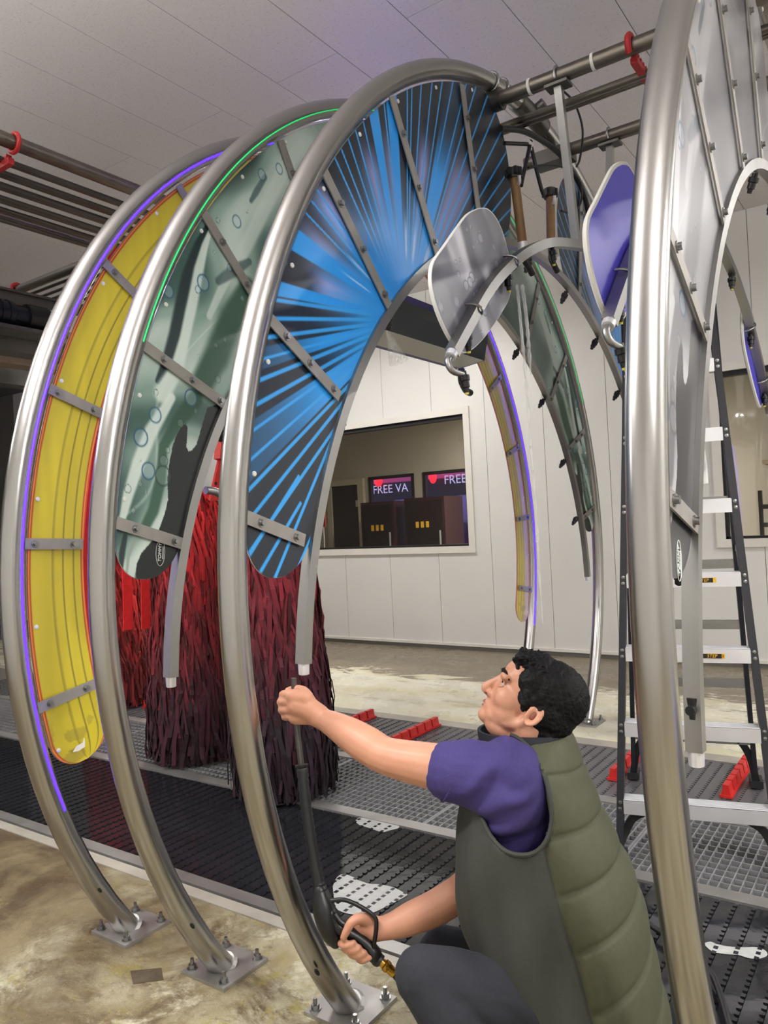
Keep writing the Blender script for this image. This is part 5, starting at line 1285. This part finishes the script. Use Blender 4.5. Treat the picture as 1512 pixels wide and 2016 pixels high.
rs2 = MB(); chain(rs2, [(W(1085, 1530, 2.12), .085), (W(1010, 1630, 2.12), .072)], 18); remesh(rs2, 'sleeve', 'shirt_purple', person, .007, 2)
# vest
tw_ = math.radians(25)
Ft = -math.cos(tw_)*RT+math.sin(tw_)*FW; Lt = -math.sin(tw_)*RT-math.cos(tw_)*FW
rings = [(1040, 1452, 1.962, .106, .100), (1042, 1464, 1.960, .114, .128), (1043, 1482, 1.957, .122, .165), (1043, 1512, 1.952, .136, .192), (1043, 1560, 1.945, .155, .208), (1050, 1640, 1.935, .186, .222), (1066, 1720, 1.925, .206, .230), (1092, 1800, 1.915, .212, .234), (1120, 1880, 1.905, .200, .236), (1148, 1960, 1.90, .186, .236), (1172, 2030, 1.90, .176, .234), (1186, 2075, 1.90, .170, .230)]
RR = [np.array(q[:3]+q[3:], float) for q in rings]; RS = spline([np.concatenate([W(*q[:3]), q[3:]]) for q in rings], 14)
nu = 132; V = []; NV = len(RS); seamA = 2.05
matidx = []
for i, q in enumerate(RS):
    c = q[:3]; tdir = RS[min(i+1, NV-1)][:3]-RS[max(i-1, 0)][:3]; tdir /= np.linalg.norm(tdir)
    f_ = Ft-tdir*np.dot(Ft, tdir); f_ /= np.linalg.norm(f_); l_ = Lt-tdir*np.dot(Lt, tdir)-f_*np.dot(Lt, f_); l_ /= np.linalg.norm(l_)
    v = i/(NV-1); vv = np.linalg.norm(RS[i][:3]-RS[0][:3])
    for j in range(nu):
        a = 2*math.pi*j/nu                      # 0 front, pi/2 left (towards us), pi back
        ca, sa = math.cos(a), math.sin(a); e = 2.35
        rad = (abs(ca)**e+abs(sa)**e)**(-1/e)
        aa = a if a <= math.pi else 2*math.pi-a
        back = sstep(seamA-.02, seamA+.10, np.array(aa))
        ph = (vv-.06)/.122; fr = ph-math.floor(ph)
        puff = float(back)*(.006*math.sin(math.pi*fr)-.0075*math.exp(-(min(fr, 1-fr)/.045)**2))
        seam = -.007*math.exp(-((aa-seamA)/.02)**2)-.005*math.exp(-((aa-seamA-.20)/.018)**2)*.5
        fold = .007*math.sin(13*aa+17*v+3*math.sin(7*v))*(1-float(back))*v+.004*math.sin(31*v+5*aa)*(1-float(back))
        k_ = 1+0*v
        V.append(c+rad*(f_*ca*q[3]+l_*sa*q[4])*1.0+(f_*ca+l_*sa)*(puff+seam+fold)*min(1, vv/.12))
fs = []; mi = []
for i in range(NV-1):
    for j in range(nu):
        fs.append((i*nu+j, (i+1)*nu+j, (i+1)*nu+(j+1) % nu, i*nu+(j+1) % nu))
        a = 2*math.pi*(j+.5)/nu; aa = a if a <= math.pi else 2*math.pi-a; mi.append(1 if aa > seamA or i < 14*2.2 else 0)
AC = W(1000, 1546, 1.85)
def in_arm(pt):
    d = pt-AC; u_ = d@RT; v_ = d@UP; u2 = u_*math.cos(.12)+v_*math.sin(.12); v2 = -u_*math.sin(.12)+v_*math.cos(.12)
    return (abs(u2)/.082)**2.4+(abs(v2)/.116)**2.4 if d@FW < .07 else 9.0
VA = np.array(V); keep = []; mi2 = []
for fc, m_ in zip(fs, mi):
    if in_arm(VA[list(fc)].mean(0)) > 1.0: keep.append(fc); mi2.append(m_)
fs, mi = keep, mi2
rim_pts = []
near = VA[np.array([(q_-AC)@FW < .10 for q_ in VA])]
for a in np.linspace(0, 2*math.pi, 44, endpoint=False):
    ca, sa = math.cos(a), math.sin(a); k_ = (abs(ca)**2.4+abs(sa)**2.4)**(-1/2.4)
    u2, v2 = .083*ca*k_, .117*sa*k_; u_ = u2*math.cos(.12)-v2*math.sin(.12); v_ = u2*math.sin(.12)+v2*math.cos(.12)
    dd = ((near-AC)@RT-u_)**2+((near-AC)@UP-v_)**2; b_ = near[np.argsort(dd)[:3]].mean(0)
    rim_pts.append(AC+RT*u_+UP*v_+FW*((b_-AC)@FW))
rp = [sum(rim_pts[(i+k_) % 44] for k_ in (-2, -1, 0, 1, 2))/5 for i in range(44)]
rp = [rp[i % 44] for i in range(23, 54)]
MB().tube(rp, .0055, 8).build('armhole_binding', 'vest_side', person, smooth=True)
vm = MB(); vm.add(V, fs); vo = vm.build('vest', 'vest_side', person, smooth=False); vo.data.materials.append(M['vest_quilt'])
vo.data.polygons.foreach_set('material_index', mi); vo.data.polygons.foreach_set('use_smooth', [True]*len(fs)); vo['label'] = 'olive quilted vest'
md = vo.modifiers.new('thickness', 'SOLIDIFY'); md.thickness = .010; md.offset = -1
# collar
ck = []
cn_ = [W(1036, 1458, 1.962), W(1030, 1444, 1.964), W(1026, 1431, 1.965)]; cr_ = [(.116, .108), (.117, .104), (.113, .098)]
V = []; nc = 48
for layer in (0, 1):
    for (c, (ra, rb2)) in zip(cn_, cr_):
        for j in range(nc):
            a = 2*math.pi*j/nc; g = .0 if layer == 0 else -.008
            tilt = (.014*math.cos(a))                # lower in front
            V.append(c+(Ft*math.cos(a)*(ra+g)+Lt*math.sin(a)*(rb2+g))-UP*max(0, tilt)*.9+RT*0)
fs = []
for layer in (0, 1):
    for k_ in range(2):
        for j in range(nc):
            q = (layer*3*nc+k_*nc+j, layer*3*nc+k_*nc+(j+1) % nc, layer*3*nc+(k_+1)*nc+(j+1) % nc, layer*3*nc+(k_+1)*nc+j); fs.append(q if layer == 0 else q[::-1])
for j in range(nc): fs.append((2*nc+j, 2*nc+(j+1) % nc, 5*nc+(j+1) % nc, 5*nc+j))
MB().add(V, fs).build('collar', 'navy', person, smooth=True, label='navy stand-up collar')
# trousers
tm = MB(); knee_leg(tm, hipL, knL, ankL, 1.0); knee_leg(tm, hipR, knR, ankR, 1.0)
tm.ell((hipL+hipR)/2+RT*.02, RT*.15, UP*.12, FW*.19, 20, 14)
def tr_folds(co, no):
    d = co-knL; u = d@RT; v = d@UP
    return co+no*(.004*np.sin(60*u+38*v+5*vnoise(u*10+4, v*10+9, 61))*sstep(.03, .15, np.hypot(u, v)))[:, None]
remesh(tm, 'trousers', 'trousers', person, .007, 4, .5, tr_folds, label='charcoal work trousers')
for ank in (ankL, ankR):
    sh = MB(); sh.ell(ank+o((-.07, .0, -.035)), (.14, 0, 0), (0, .05, 0), (0, 0, .05), 18, 10); sh.ell(ank+o((.01, 0, -.02)), (.06, 0, 0), (0, .045, 0), (0, 0, .065), 14, 10)
    sh.box(tuple(ank+o((-.20, -.045, -.089))), tuple(ank+o((.06, .045, -.068)))); remesh(sh, 'shoe', 'shoe', person, .007, 3)
# ------------------------------------------------------------------ pressure lance in his hands
gun = thing('pressure_lance', 'black pressure washer lance with trigger gun held by the man', 'lance', tuple(W(650, 1800, 2.03)))
MB().tube([W(578, 1335, 2.165), W(584, 1430, 2.155), W(594, 1515, 2.135)], .0085, 10).build('lance_tube', 'steel_dark', gun, smooth=True)
P_ = [W(594, 1505, 2.137), W(604, 1600, 2.11), W(620, 1700, 2.08), W(634, 1762, 2.06)]; G = spline(P_, 16); rg = [(.0165 if i % 2 else .0145) for i in range(len(G))]; rg[0] = .019; rg[1] = .019
MB().tube(G, rg, 12).build('ribbed_grip', 'black_rubber', gun, smooth=True)
gb_ = MB(); chain(gb_, [(W(630, 1755, 2.062), .022), (W(637, 1785, 2.052), .031), (W(645, 1815, 2.042), .031), (W(653, 1842, 2.034), .025), (W(660, 1856, 2.03), .015)], 14)
chain(gb_, [(W(650, 1800, 2.04), .020), (W(662, 1822, 2.035), .018), (W(690, 1838, 2.03), .0175), (W(720, 1858, 2.025), .0175), (W(736, 1878, 2.02), .021), (W(742, 1890, 2.018), .016)], 12)
gb_.build('gun_body', 'black_plastic', gun, smooth=True)
MB().tube(spline([W(652, 1773, 2.03), W(680, 1772, 2.025), W(715, 1788, 2.02), W(738, 1806, 2.015), W(741, 1825, 2.01), W(737, 1855, 2.01), W(733, 1874, 2.015)], 6), .0058, 10).build('trigger_guard', 'black_plastic', gun, smooth=True)
MB().tube(spline([W(660, 1800, 2.03), W(672, 1815, 2.02), W(684, 1822, 2.018)], 4), .006, 8).build('trigger', 'black_plastic', gun, smooth=True)
MB().tube([W(738, 1882, 2.02), W(750, 1893, 2.016)], .0165, 12).build('swivel', 'black_rubber', gun, smooth=True)
MB().tube([W(749, 1892, 2.017), W(756, 1898, 2.015), W(757, 1899, 2.014), W(764, 1905, 2.013), W(765, 1906, 2.012), W(776, 1916, 2.01)], [.011, .011, .015, .015, .0125, .0125], 12).build('coupling', 'brass', gun, smooth=True)
hs = [W(775, 1915, 2.01), W(800, 1945, 2.0), W(850, 2000, 1.98), onz(900, 2100, .03), onz(1100, 1990, .03), onz(1230, 1870, .03), onz(1262, 1815, .03), onz(1290, 1828, .03), onz(1340, 1860, .03), onz(1395, 1910, .03), onz(1420, 1965, .03), onz(1445, 2060, .03)]
hse = MB().tube(spline(hs, 8), .010, 10).build('pressure_hose', 'black_rubber', None, smooth=True, loc=tuple(onz(1262, 1815, 0))); tag(hse, 'black pressure hose trailing along the floor past the grey arch leg', 'hose')
